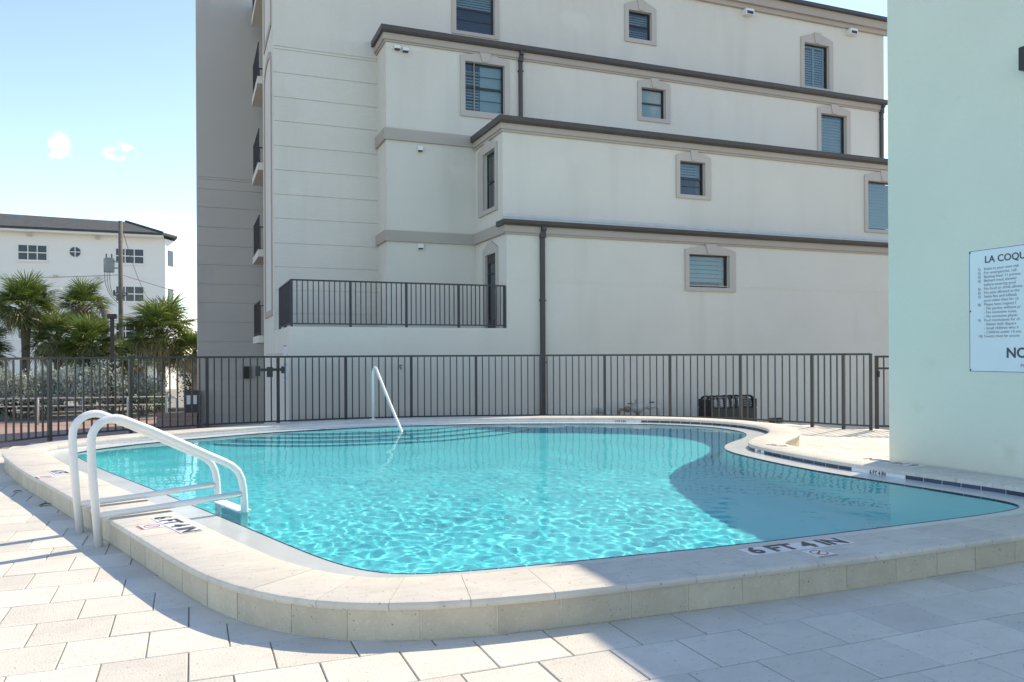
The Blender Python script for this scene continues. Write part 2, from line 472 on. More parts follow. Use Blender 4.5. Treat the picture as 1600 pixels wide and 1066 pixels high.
I_N = normals_out(I_CV)
def smooth_field(V, k=12):
    ker = np.ones(2 * k + 1) / (2 * k + 1)
    W_ = np.stack([np.convolve(np.r_[V[-k:, j], V[:, j], V[:k, j]], ker, 'valid') for j in (0, 1)], 1)
    return W_ / np.linalg.norm(W_, axis=1)[:, None]
I_N = smooth_field(I_N)

O_W = np.full(len(I_CV), 0.50)
for i, p in enumerate(I_CV):                       # the coping is wider round the bump between the two lobes
    q = math.hypot(p[0] - 7.85, p[1] - 9.9)
    if q < 1.0: O_W[i] = 0.50
O_CV = I_CV + I_N * O_W[:, None]
E_CV = I_CV - I_N * 0.38
def smooth_curve(C, k=6):
    ker = np.ones(2 * k + 1) / (2 * k + 1)
    return np.stack([np.convolve(np.r_[C[-k:, j], C[:, j], C[:k, j]], ker, 'valid') for j in (0, 1)], 1)
E_CV = smooth_curve(E_CV, 8)
O_CV = smooth_curve(O_CV, 6)

def inside(poly, x, y):
    x = np.asarray(x, float); y = np.asarray(y, float)
    c = np.zeros(x.shape, bool)
    xs, ys = poly[:, 0], poly[:, 1]; xj, yj = np.roll(xs, 1), np.roll(ys, 1)
    for a, b, a2, b2 in zip(xs, ys, xj, yj):
        if b == b2: continue
        m = ((b > y) != (b2 > y)) & (x < (a2 - a) * (y - b) / (b2 - b) + a)
        c ^= m
    return c

ZC, TH_C, ZW = 0.215, 0.048, 0.120
GRADE = -0.90

# ------------------------------------------------------------------ fence line
FENCE = [(-4.25, 14.12), (-3.32, 15.32), (-2.41, 16.50), (-1.14, 17.33), (0.27, 17.84), (1.73, 18.10), (3.22, 18.20), (4.71, 18.06), (6.18, 17.71), (7.6, 17.16),
         (8.91, 16.44), (10.1, 15.53), (11.18, 14.4), (11.87, 12.97), (12.08, 12.33), (12.38, 11.93)]

# ------------------------------------------------------------------ ground
bm = BM()
gxs, gys = (-900, -1.6, 9.9, 900), (-900, 4.2, 16.2, 900)      # one sheet, open where the pool basin goes down
for a_ in range(3):
    for c_ in range(3):
        if a_ == 1 and c_ == 1: continue
        bm.faces.new([bm.verts.new((x, y, GRADE - .012)) for x, y in ((gxs[a_], gys[c_]), (gxs[a_ + 1], gys[c_]), (gxs[a_ + 1], gys[c_ + 1]), (gxs[a_], gys[c_ + 1]))])
bmesh.ops.remove_doubles(bm, verts=bm.verts, dist=.001)
tag(build('ground', bm, 'sand'), kind='structure')
bm = BM()
box(bm, -14, 2.0, 16.3, 34.2, GRADE - 0.3, GRADE); box(bm, -14, -3.0, 10.0, 16.299, GRADE - 0.3, GRADE)
tag(build('brick_pavement', bm, 'brick'), kind='structure')
bm = BM()
box(bm, -60, 30, 40.5, 49.0, GRADE - 0.3, GRADE - 0.004)
tag(build('road', bm, 'road'), kind='structure')
bm = BM()
box(bm, -60, 30, 37.8, 40.3, GRADE - 0.3, GRADE + 0.10)
tag(build('sidewalk', bm, 'road'), kind='structure')

deck_poly = np.array([(-30, -30), (16, -30), (16, 11.5), (13.6, 11.1), (12.55, 12.05)] + [(x + .16, y + .16) for x, y in FENCE[::-1]][1:] + [(-5.9, 12.1), (-12, 5), (-30, 5)])
bm = BM()
prism(bm, [tuple(p) for p in deck_poly], -0.95, -0.045)
dk = build('deck', bm, 'joint'); tag(dk, kind='structure')
# hole for the pool: the slab top is cut by rebuilding it as a ring of quads
me = dk.data; bmx = BM()
gx = np.arange(-8.0, 16.01, 0.2); gy = np.arange(-6.0, 18.61, 0.2)
cxs, cys = np.meshgrid((gx[:-1] + gx[1:]) / 2, (gy[:-1] + gy[1:]) / 2, indexing='ij')
in_deck = inside(deck_poly, cxs, cys)
in_pool = inside(O_CV, cxs, cys)
Ecut = O_CV - I_N * 0.22
in_cut = inside(Ecut, cxs, cys)
vc = {}
def gv(b, i, j, z):
    k = (i, j, z)
    if k not in vc: vc[k] = b.verts.new((gx[i], gy[j], z))
    return vc[k]
for i in range(len(gx) - 1):
    for j in range(len(gy) - 1):
        if in_deck[i, j] and not in_cut[i, j]:
            bmx.faces.new([gv(bmx, i, j, -.008), gv(bmx, i + 1, j, -.008), gv(bmx, i + 1, j + 1, -.008), gv(bmx, i, j + 1, -.008)])
# outer skirt of the deck
for a, b in zip(deck_poly, np.roll(deck_poly, -1, 0)):
    bmx.faces.new([bmx.verts.new((a[0], a[1], GRADE - .1)), bmx.verts.new((b[0], b[1], GRADE - .1)), bmx.verts.new((b[0], b[1], -.013)), bmx.verts.new((a[0], a[1], -.013))])
bmx.to_mesh(me); bmx.free()

# pavers: real slabs on a running bond
PX0, PY0, PS = -0.8404, 0.8147, 0.406
H_IMG = (math.sin(.381), math.cos(.381), math.cos(.381), -math.sin(.381))
cand = []
for j in range(-9, 44):
    y0 = PY0 + PS * j
    for i in range(-45, 90):
        if (i - j) % 2: continue
        x0 = PX0 + 0.203 * i
        cx, cy = x0 + .203, y0 + .203
        cand.append((cx, cy))
cand = np.array(cand)
ok = inside(deck_poly, cand[:, 0], cand[:, 1])
inner = O_CV - I_N * 0.30
ok &= ~inside(inner, cand[:, 0], cand[:, 1])
ok &= ~((cand[:, 0] > 8.35) & (cand[:, 1] < 7.3))
cand = cand[ok]
d = cand[:, 0] * H_IMG[0] + cand[:, 1] * H_IMG[1]; l = cand[:, 0] * H_IMG[2] + cand[:, 1] * H_IMG[3]
px = 800 + 1245 * l / np.maximum(d, .1); py = 553 + 1245 * CAM_H / np.maximum(d, .1)
vis = (d > 1.0) & (px > -160) & (px < 1760) & (py < 1200)
order = np.argsort(np.where(vis, d, 1e6))
piece = [k for k in order[:298] if vis[k]]
rest = [k for k in range(len(cand)) if k not in set(piece)]
def paver_bm(b, cx, cy, h=0.0, tx=0.0, ty=0.0, s=0.1985):
    c = 0.004
    lv = [(-s, -s), (s, -s), (s, s), (-s, s)]
    lo = [b.verts.new((cx + x, cy + y, -0.03)) for x, y in lv]
    mi = [b.verts.new((cx + x, cy + y, h - c + tx * x + ty * y)) for x, y in lv]
    tp = [b.verts.new((cx + x * (1 - c / s), cy + y * (1 - c / s), h + tx * x + ty * y)) for x, y in lv]
    b.faces.new(tp)
    for k in range(4):
        b.faces.new((mi[k], mi[(k + 1) % 4], tp[(k + 1) % 4], tp[k]))
        b.faces.new((lo[k], lo[(k + 1) % 4], mi[(k + 1) % 4], mi[k]))
pave_root = thing('paving', None, None)
tag(pave_root, kind='structure')
variants = []
for k in range(8):
    b = BM(); paver_bm(b, 0, 0, random.uniform(-.0018, .0012), random.uniform(-.005, .005), random.uniform(-.005, .005), random.choice((.1998, .2004, .1990)))
    variants.append(mesh_of('paver', b, 'paver'))
for k in piece:
    shared('paver', variants[random.randrange(8)], pave_root, (cand[k, 0], cand[k, 1], 0), random.choice((0, 1, 2, 3)) * math.pi / 2)
b = BM()
for k in rest:
    if d[k] < -6: continue
    paver_bm(b, cand[k, 0], cand[k, 1], random.uniform(-.0015, .001))
o = build('paver', b, 'paver', pave_root, recalc=False); o['kind'] = 'stuff'

# ------------------------------------------------------------------ pool
pool = thing('swimming_pool', 'freeform swimming pool of turquoise water inside a raised pale stone coping', 'swimming pool', (3.5, 9.5, 0))
PL = pool.location

def ring_piece(b, C1, C2, i0, i1, z0, z1, gap=0.0, nseg=None, nose=0.0):
    """Solid between two offset curves from index i0 to i1."""
    n = len(C1)
    idx = [int(round(i0 + (i1 - i0) * k / (nseg or max(1, int(i1 - i0) // 3)))) for k in range((nseg or max(1, int(i1 - i0) // 3)) + 1)]
    A = [np.array(C1[i % n]) for i in idx]; B = [np.array(C2[i % n]) for i in idx]
    def shrink(L):
        t = L[1] - L[0]; L[0] = L[0] + t / np.linalg.norm(t) * gap
        t = L[-2] - L[-1]; L[-1] = L[-1] + t / np.linalg.norm(t) * gap
    if gap: shrink(A); shrink(B)
    rows = []
    for a, c in zip(A, B):
        w = (a - c); L = np.linalg.norm(w); w = w / L
        if nose:
            prof = [(c, z0), (a - w * nose * .3, z0), (a, z0 + nose * .55), (a, z1 - nose * .45), (a - w * nose * .22, z1 - nose * .12), (a - w * nose * .7, z1), (c + w * nose * .5, z1), (c + w * .004, z1 - nose * .25), (c, z1 - nose * .6)]
        else:
            prof = [(c, z0), (a, z0), (a, z1), (c, z1)]
        rows.append([b.verts.new((p[0] - PL.x, p[1] - PL.y, z)) for p, z in prof])
    m = len(rows[0])
    for r1, r2 in zip(rows, rows[1:]):
        for k in range(m):
            b.faces.new((r1[k], r1[(k + 1) % m], r2[(k + 1) % m], r2[k]))
    b.faces.new(rows[0]); b.faces.new(rows[-1][::-1])

NC = len(I_CV)
# coping stones
cope_in = I_CV - I_N * 0.015
per = np.r_[0, np.cumsum(np.hypot(*np.diff(np.vstack([O_CV, O_CV[:1]]), axis=0).T))]
def cuts(length, off=0.0):
    tot = per[-1]; n = int(round(tot / length)); L = tot / n
    return [int(np.searchsorted(per, (off + k * L) % tot)) % NC + (NC if off + k * L >= tot else 0) for k in range(n + 1)]
# start so that joints fall at about X = 1.38 on the front edge
front = int(np.argmin(np.hypot(O_CV[:, 0] - 1.38, O_CV[:, 1] - 4.03)))
off = per[front]
cc = cuts(0.45, off)
for a, b_ in zip(cc, cc[1:]):
    if b_ <= a: b_ += NC
    b = BM(); ring_piece(b, O_CV, cope_in, a, b_, ZC - TH_C, ZC + random.uniform(-.001, .001), gap=0.0015, nose=0.04)
    o = build('coping_stone', b, 'coping', pool); smooth_by_angle(o, 40)
# bedding under the coping, core of the raised wall
def full_ring(name, C1, C2, z0, z1, mat, parent=pool):
    b = BM(); n = len(C1); rows = []
    for a, c in zip(C1, C2):
        rows.append([b.verts.new((p[0] - PL.x, p[1] - PL.y, z)) for p, z in ((c, z0), (a, z0), (a, z1), (c, z1))])
    for i in range(n):
        r1, r2 = rows[i], rows[(i + 1) % n]
        for k in range(4):
            b.faces.new((r1[k], r1[(k + 1) % 4], r2[(k + 1) % 4], r2[k]))
    o = build(name, b, mat, parent); return o
full_ring('wall_core', O_CV - I_N * 0.035, I_CV + I_N * 0.004, -0.06, ZC - TH_C - .0005, 'mortar')
# face blocks outside
fo, fi = O_CV - I_N * 0.028, O_CV - I_N * 0.07
cc = cuts(0.40, off + 0.12)
for a, b_ in zip(cc, cc[1:]):
    if b_ <= a: b_ += NC
    b = BM(); ring_piece(b, fo, fi, a, b_, 0.004, ZC - TH_C - 0.004, gap=0.006)
    o = build('wall_block', b, 'wall_block', pool, bevel=0.002); smooth_by_angle(o, 30)
# upper waterline tiles, just under the coping
ti, to = I_CV - I_N * 0.004, I_CV + I_N * 0.0045
nt_ = 172
for k in range(nt_):
    a = k * NC / nt_; b_ = (k + 1) * NC / nt_
    b = BM(); ring_piece(b, to, ti, int(a), int(b_), ZW + 0.003, ZC - TH_C - 0.001, gap=0.004, nseg=2)
    mid_ = I_CV[int((a + b_) / 2) % NC]
    pale = (mid_[1] > 12.6 and mid_[0] < 8.3) or mid_[0] < 2.0
    build('waterline_tile', b, 'marker_white' if pale else 'tile_blue', pool)
full_ring('tile_grout', I_CV + I_N * 0.010, I_CV - I_N * 0.0015, ZW - 0.02, ZC - TH_C - .001, 'grout')
# shallow ledge, dark tile line at its lip
full_ring('ledge', I_CV + I_N * 0.012, E_CV, ZW - 0.05, ZW + 0.005, 'ledge')
nE = smooth_field(normals_out(E_CV))
nt_ = 168
for k in range(nt_):
    a = k * NC / nt_; b_ = (k + 1) * NC / nt_
    b = BM(); ring_piece(b, E_CV + nE * 0.004, E_CV - nE * 0.006, int(a), int(b_), ZW - 0.070, ZW + 0.008, gap=0.004, nseg=2)
    build('lip_tile', b, 'tile_blue', pool)
full_ring('lip_grout', E_CV + nE * 0.012, E_CV - nE * 0.001, ZW - 0.085, ZW + 0.003, 'grout')
# basin
def floor_z(x, y):
    t = np.clip((y - 5.5) / 7.5, 0, 1); t = t * t * (3 - 2 * t)
    return -1.75 + t * 0.85
cen = np.array([4.0, 9.6])
b = BM(); rings = []
Ce = E_CV[::3]; ne = nE[::3]; n = len(Ce)
def add_ring(P, Z):
    rings.append([b.verts.new((p[0] - PL.x, p[1] - PL.y, z)) for p, z in zip(P, Z)])
P0 = Ce
add_ring(P0, np.full(n, ZW - 0.05))
fz = floor_z(P0[:, 0], P0[:, 1])
add_ring(P0 - ne * .01, ZW + (fz - ZW) * .45)
add_ring(P0 - ne * .03, fz + 0.30)
add_ring(P0 - ne * .08, fz + 0.12)
add_ring(P0 - ne * .18, fz + 0.03)
for s in (0.93, 0.85, 0.7, 0.55, 0.4, 0.25, 0.1):
    P = cen + (P0 - cen) * s
    add_ring(P, floor_z(P[:, 0], P[:, 1]))
for r1, r2 in zip(rings, rings[1:]):
    for k in range(n):
        b.faces.new((r1[k], r1[(k + 1) % n], r2[(k + 1) % n], r2[k]))
b.faces.new(rings[-1])
fix(b)
b.faces.ensure_lookup_table()
low = min(b.faces, key=lambda f: f.calc_center_median().z)
if low.normal.z < 0:
    bmesh.ops.reverse_faces(b, faces=b.faces)
basin = build('basin', b, 'plaster', pool, smooth=True, recalc=False)
# entry steps: three stacked arcs at the far side, each with a dark tile nosing
SCN = np.array([3.25, 16.9])
step_objs = []
for k, (rad, zt) in enumerate(((2.25, -0.07), (2.62, -0.30), (3.0, -0.53), (3.38, -0.76))):
    b = BM()
    ang = np.linspace(R(190), R(350), 60)
    P = SCN + np.stack([np.cos(ang) * rad * 1.18, np.sin(ang) * rad], 1)
    keep = inside(E_CV + nE * 0.05, P[:, 0], P[:, 1])
    P = P[keep]
    back = [(p[0], p[1]) for p in (P[-1], P[0])]
    edge = [tuple(p) for p in P]
    # back side follows the wall
    da = int(np.argmin(np.hypot(E_CV[:, 0] - P[-1, 0], E_CV[:, 1] - P[-1, 1]))); db = int(np.argmin(np.hypot(E_CV[:, 0] - P[0, 0], E_CV[:, 1] - P[0, 1])))
    if db < da: db += NC
    wall = [tuple((E_CV + nE * .02)[i % NC]) for i in range(da, db + 1, 4)]
    poly = [(x - PL.x, y - PL.y) for x, y in edge + wall]
    prism(b, poly, -1.2, zt)
    st = build('entry_step', b, 'plaster', pool)
    step_objs.append(st)
    b = BM()
    for (x0, y0), (x1, y1) in zip(edge, edge[1:]):
        v0 = np.array((x0, y0)) - SCN; v1 = np.array((x1, y1)) - SCN
        v0 /= np.linalg.norm(v0); v1 /= np.linalg.norm(v1)
        q = []
        for (xx, yy, vv) in ((x0, y0, v0), (x1, y1, v1)):
            a1 = np.array((xx, yy)) + vv * .004; a0 = np.array((xx, yy)) - vv * .032
            q.append([b.verts.new((a1[0] - PL.x, a1[1] - PL.y, zt - .05)), b.verts.new((a1[0] - PL.x, a1[1] - PL.y, zt + .004)), b.verts.new((a0[0] - PL.x, a0[1] - PL.y, zt + .004))])
        b.faces.new((q[0][0], q[1][0], q[1][1], q[0][1])); b.faces.new((q[0][1], q[1][1], q[1][2], q[0][2]))
    build('step_nosing', b, 'tile_blue', st)

# water: real small waves
wx0, wx1, wy0, wy1 = -2.1, 9.7, 4.4, 15.9
cell = 0.024
nx, ny = int((wx1 - wx0) / cell), int((wy1 - wy0) / cell)
X, Y = np.meshgrid(wx0 + np.arange(nx + 1) * cell, wy0 + np.arange(ny + 1) * cell, indexing='ij')
Zw = np.zeros_like(X)
rr = np.random.default_rng(5)
warp = 0.25 * np.sin(X * 1.3 + 0.7 * Y) + 0.2 * np.sin(Y * 1.7 - X * .9 + 1.3)
Zl = np.zeros_like(X); Zs = np.zeros_like(X)
for k in range(46):                               # slow swell, barely there
    lam = rr.uniform(0.5, 1.6)
    th = rr.uniform(0, 2 * math.pi)
    kx, ky = math.cos(th) * 2 * math.pi / lam, math.sin(th) * 2 * math.pi / lam
    Zl += lam * np.sin(kx * X + ky * Y + rr.uniform(0, 6.28) + 1.6 * warp)
for k in range(90):                               # wind ripples
    lam = 0.085 * (2.8 ** rr.random())
    th = rr.normal(1.0, 0.9)
    kx, ky = math.cos(th) * 2 * math.pi / lam, math.sin(th) * 2 * math.pi / lam
    Zs += lam * np.sin(kx * X + ky * Y + rr.uniform(0, 6.28) + 3.5 * warp)
def unit_slope(Z):
    gx_, gy_ = np.gradient(Z, cell)
    return Z / math.sqrt((gx_ ** 2 + gy_ ** 2).mean())
patch = 0.5 + 0.5 * np.sin(1.1 * X + 0.6 * Y + 1.5 * warp) * np.sin(0.9 * Y - 0.7 * X + 2.0)
rough = np.clip(1.25 - np.hypot((X - 2.6) / 1.25, Y - 6.6) / 5.0, 0.0, 1.0) * (0.55 + 0.45 * patch)
Zw = unit_slope(Zl) * (0.008 + 0.006 * rough) + unit_slope(Zs) * (0.003 + 0.018 * rough)
Xc, Yc = (X[:-1, :-1] + cell / 2), (Y[:-1, :-1] + cell / 2)
msk = inside(E_CV + nE * 0.06, Xc, Yc)
used = np.zeros(X.shape, bool)
for dx_ in (0, 1):
    for dy_ in (0, 1):
        used[dx_:nx + dx_, dy_:ny + dy_] |= msk
ids = -np.ones(X.shape, int); ids[used] = np.arange(used.sum())
co = np.stack([X[used], Y[used], Zw[used] + ZW - 0.001], 1)
ii, jj = np.nonzero(msk)
faces = np.stack([ids[ii, jj], ids[ii + 1, jj], ids[ii + 1, jj + 1], ids[ii, jj + 1]], 1)
me = bpy.data.meshes.new('pool_water')
me.vertices.add(len(co)); me.vertices.foreach_set('co', co.ravel())
me.loops.add(faces.size); me.loops.foreach_set('vertex_index', faces.ravel())
me.polygons.add(len(faces)); me.polygons.foreach_set('loop_start', np.arange(0, faces.size, 4)); me.polygons.foreach_set('loop_total', np.full(len(faces), 4))
me.update(calc_edges=True); me.validate()
me.polygons.foreach_set('use_smooth', [True] * len(me.polygons))
me.materials.append(M['water'])
water = bpy.data.objects.new('pool_water', me); COL.objects.link(water)
tag(water, kind='structure')
ld.cycles.is_caustics_light = True
water.cycles.is_caustics_caster = True
basin.cycles.is_caustics_receiver = True
for s in step_objs: s.cycles.is_caustics_receiver = True

# ------------------------------------------------------------------ depth markers set in the coping
def marker(loc, xdir, ydir, words, label, w=0.9, h=0.17, no_dive=None, nd_side=1, size=0.145, group=None):
    """White tiles with black figures lying flush in the coping; loc = lower left of the plate."""
    t = thing('depth_marker', label, 'depth marker', loc, group)
    xd, yd = Vector((*xdir, 0)).normalized(), Vector((*ydir, 0)).normalized()
    o3 = Vector(loc)
    n = max(1, round(w / 0.152)); cw = w / n
    for k in range(n):
        b = BM()
        q = [o3 + xd * (k * cw + .0015), o3 + xd * ((k + 1) * cw - .0015), o3 + xd * ((k + 1) * cw - .0015) + yd * h, o3 + xd * (k * cw + .0015) + yd * h]
        lo = [b.verts.new(local(t, p)) for p in q]; hi = [b.verts.new(local(t, p + Vector((0, 0, .003)))) for p in q]
        b.faces.new(hi); b.faces.new(lo[::-1])
        for a in range(4): b.faces.new((lo[a], lo[(a + 1) % 4], hi[(a + 1) % 4], hi[a]))
        build('marker_tile', b, 'marker_white', t)
    mt = frame_matrix(o3 + xd * (w / 2) + yd * (h * .12) + Vector((0, 0, .0045)), xd, yd)
    text_mesh('lettering', words, 'marker_black', size, mt, t, 'CENTER', 0.0006, bold=0.006)
    if no_dive:
        c = Vector(no_dive) ; b = BM()
        pl = BM()
        q = [c - xd * .075 - yd * .075, c + xd * .075 - yd * .075, c + xd * .075 + yd * .075, c - xd * .075 + yd * .075]
        lo = [pl.verts.new(local(t, p)) for p in q]; hi = [pl.verts.new(local(t, p + Vector((0, 0, .003)))) for p in q]
        pl.faces.new(hi)
        for a in range(4): pl.faces.new((lo[a], lo[(a + 1) % 4], hi[(a + 1) % 4], hi[a]))
        sp = build('symbol_tile', pl, 'marker_white', t)
        for k in range(24):
            a0, a1 = 2 * math.pi * k / 24, 2 * math.pi * (k + 1) / 24
            q = [c + (xd * math.cos(a) + yd * math.sin(a)) * r + Vector((0, 0, .0042)) for a, r in ((a0, .05), (a1, .05), (a1, .060), (a0, .060))]
            b.faces.new([b.verts.new(local(t, p)) for p in q])
        dgn = (xd + yd).normalized(); dn = (xd - yd).normalized()
        q = [c + dgn * .05 + dn * .005, c + dgn * .05 - dn * .005, c - dgn * .05 - dn * .005, c - dgn * .05 + dn * .005]
        b.faces.new([b.verts.new(local(t, p + Vector((0, 0, .0048)))) for p in q])
        build('prohibition_ring', b, 'marker_red', sp, recalc=False)
        b = BM()
        q = [c - xd * .03 - yd * .02, c + xd * .005 - yd * .006, c + xd * .03 + yd * .018, c + xd * .026 + yd * .026, c - xd * .004 + yd * .006, c - xd * .034 - yd * .01]
        b.faces.new([b.verts.new(local(t, p + Vector((0, 0, .0036)))) for p in q])
        build('diver_figure', b, 'marker_black', sp, recalc=False)
        mt = frame_matrix(c - yd * .098 + Vector((0, 0, .002)), xd, yd)
        text_mesh('no_diving_text', 'NO DIVING', 'marker_red', 0.03, mt, t, 'CENTER', 0.0005)
    return t
zt = ZC + 0.001
marker((3.40, 4.245, zt), (0.78, 0.00), (0, 1), '6 FT 4 IN', 'white depth marker reading 6 FT 4 IN on the nearest front coping', w=0.86, h=0.165, no_dive=(3.83, 4.13, zt), size=0.205)
marker((-0.325, 7.10, zt), (0.29, -0.84), (0.95, 0.31), '6 FT 4 IN', 'white depth marker reading 6 FT 4 IN on the coping beside the ladder', w=0.74, h=0.165, no_dive=(-0.30, 6.77, zt), size=0.185)
marker((-1.56, 10.50, zt), (0.30, -0.84), (0.95, 0.31), '6 FT', 'small depth marker on the far left coping beyond the ladder', w=0.42, h=0.15, no_dive=(-1.50, 10.0, zt), size=0.18)
marker((7.87, 6.80, zt), (-0.03, 0.99), (-0.99, -0.05), '6 FT 4 IN', 'depth marker lying on the coping at the foot of the pale mint wall', w=0.80, h=0.155, size=0.185)
marker((7.83, 9.0, zt), (-0.08, 0.5), (-0.99, -0.05), '4 FT', 'depth marker lying on the sunlit coping bump between the pool lobes', w=0.30, h=0.14, size=0.16)

def wall_marker(i0, i1, words, label):
    """Marker tiles on the inner wall just under the coping."""
    t = thing('depth_marker', label, 'depth marker', (float(I_CV[i0][0]), float(I_CV[i0][1]), ZW))
    a, c = I_CV[i0] - I_N[i0] * .008, I_CV[i1] - I_N[i1] * .008
    xd = Vector((c[0] - a[0], c[1] - a[1], 0)); Ln = xd.length; xd.normalize()
    n3 = -Vector((I_N[(i0 + i1) // 2][0], I_N[(i0 + i1) // 2][1], 0))
    n = max(1, round(Ln / .152)); cw = Ln / n
    for k in range(n):
        b = BM(); p0 = Vector((a[0], a[1], 0)) + xd * (k * cw + .001); p1 = p0 + xd * (cw - .002)
        v = []
        for z in (ZW + .004, ZC - TH_C - .002):
            for p in (p0, p1): v.append(b.verts.new(local(t, Vector((p.x, p.y, z)))))
        v2 = []
        for z in (ZW + .004, ZC - TH_C - .002):
            for p in (p0, p1): v2.append(b.verts.new(local(t, Vector((p.x, p.y, z)) + n3 * .006)))
        b.faces.new((v2[0], v2[1], v2[3], v2[2])); b.faces.new((v[0], v[1], v2[1], v2[0])); b.faces.new((v[2], v[3], v2[3], v2[2])); b.faces.new((v[0], v[2], v2[2], v2[0])); b.faces.new((v[1], v[3], v2[3], v2[1]))
        build('marker_tile', b, 'marker_white', t)
    mid = Vector((a[0], a[1], 0)) + xd * (Ln / 2) + n3 * .0085
    text_mesh('lettering', words, 'marker_black', 0.055, frame_matrix((mid.x, mid.y, ZW + .006), -xd if False else xd, (0, 0, 1)), t, 'CENTER', 0.0006, bold=0.0015)
    return t
def near_idx(x, y): return int(np.argmin(np.hypot(I_CV[:, 0] - x, I_CV[:, 1] - y)))
def wall_marker_rev(x0, y0, x1, y1, words, label):
    i0, i1 = near_idx(x0, y0), near_idx(x1, y1)
    return wall_marker(i0, i1, words, label)
wall_marker_rev(7.31, 7.34, 7.37, 6.62, '6 FT 4 IN', 'white depth tiles under the coping opposite the pale mint wall')
wall_marker_rev(7.48, 9.30, 7.43, 9.03, '4 FT', 'small white depth tiles under the coping bump between the lobes')
wall_marker_rev(7.80, 14.58, 8.50, 14.15, '3 FT 4 IN', 'white depth tiles under the far coping in front of the pipes')

# ------------------------------------------------------------------ pool ladder (grab rails and treads)
WD = Vector((0.945, 0.327, 0))
def arc_path(pts, k=8, r=0.12):
    """Polyline with rounded corners."""
    P = [Vector(p) for p in pts]; out = [P[0]]
    for i in range(1, len(P) - 1):
        a, c, e = P[i - 1], P[i], P[i + 1]
        da, de = (a - c), (e - c)
        ra = min(r, da.length * .48, de.length * .48)
        s, f = c + da.normalized() * ra, c + de.normalized() * ra
        for q in range(k + 1):
            t = q / k
            out.append(s * (1 - t) ** 2 + c * 2 * t * (1 - t) + f * t * t)
    out.append(P[-1])
    return out
ladder = thing('pool_ladder', 'white tubular pool ladder with two grab rails standing on the deck at the left coping', 'ladder', (-0.81, 7.54, 0))
for bx, by in ((-0.92, 7.86), (-0.71, 7.22)):
    Bv = Vector((bx, by, 0))
    prof = [(0.0, 0.0), (-0.048, 0.60), (-0.056, 0.84)]
    for a in range(0, 91, 10):
        t = R(180 - a * 1.33)
        prof.append((0.118 + 0.172 * math.cos(t), 0.858 + 0.172 * math.sin(t)))
    prof += [(0.40, 0.915), (0.63, 0.795), (0.868, 0.668), (1.02, 0.590), (1.09, 0.548), (1.145, 0.495), (1.178, 0.425), (1.196, 0.33), (1.205, 0.18), (1.207, 0.0), (1.207, -0.7)]
    b = BM(); tube(b, [local(ladder, Bv + WD * s + Vector((0, 0, z))) for s, z in prof], 0.033, 14)
    o = build('rail', b, 'white_rail', ladder, smooth=True)
    b = BM(); tube(b, [local(ladder, Bv + WD * s + Vector((0, 0, z))) for s, z in ((-0.03, 0.247), (0.6, 0.262), (1.20, 0.286))], 0.028, 12)
    build('cross_bar', b, 'white_rail', ladder, smooth=True)
    b = BM(); tube(b, [local(ladder, Bv + WD * (-0.02 + q) + Vector((0.0, 0.0, .250 + .0)) + Vector((0, 0, .02))) for q in (0.03, .055)], .007, 8)
    build('bolt', b, 'metal_pale', ladder)
for k, zz in enumerate((0.100, -0.22, -0.50)):
    b = BM()
    A = Vector((-0.92, 7.86, zz)) + WD * 1.15; C = Vector((-0.71, 7.22, zz)) + WD * 1.15
    ax = (C - A).normalized(); q = [A + ax * .02, C - ax * .02, C - ax * .02 + WD * .13, A + ax * .02 + WD * .13]
    lo = [b.verts.new(local(ladder, p)) for p in q]; hi = [b.verts.new(local(ladder, p + Vector((0, 0, .03)))) for p in q]
    b.faces.new(hi); b.faces.new(lo[::-1])
    for a in range(4): b.faces.new((lo[a], lo[(a + 1) % 4], hi[(a + 1) % 4], hi[a]))
    build('tread', b, 'white_step', ladder, bevel=0.008)

hr = thing('step_handrail', 'single white handrail running down into the water over the entry steps', 'handrail', (3.40, 16.14, 0))
dh = (Vector((3.57, 14.43, 0)) - Vector((3.40, 16.10, 0)))
LenH = dh.length; dh.normalize()
prof = [(0.0, ZC - .02), (0.0, 1.10), (0.015, 1.19), (0.05, 1.245), (0.11, 1.275), (0.18, 1.27), (0.25, 1.235), (0.31, 1.17), (1.02, 0.62), (LenH, 0.12), (LenH + .9, -0.62)]
b = BM(); tube(b, [local(hr, Vector((3.40, 16.10, 0)) + dh * s + Vector((0, 0, z))) for s, z in prof], 0.027, 12)
build('rail', b, 'white_rail', hr, smooth=True)
b = BM(); tube(b, [local(hr, (3.40, 16.10, z)) for z in (ZC, ZC + .02)], .06, 16); build('base_flange', b, 'white_rail', hr)

# ------------------------------------------------------------------ fences
def bar_bm(b, p, q, w, z0, z1):
    """Box along the line p-q (2D), width w."""
    p, q = Vector((p[0], p[1], 0)), Vector((q[0], q[1], 0)); t = (q - p).normalized(); nrm = Vector((-t.y, t.x, 0)) * (w / 2)
    v = []
    for z in (z0, z1):
        for s in (p + nrm, p - nrm, q - nrm, q + nrm): v.append(b.verts.new((s.x, s.y, z)))
    for f in ((3, 2, 1, 0), (4, 5, 6, 7), (0, 1, 5, 4), (1, 2, 6, 5), (2, 3, 7, 6), (3, 0, 4, 7)): b.faces.new([v[i] for i in f])

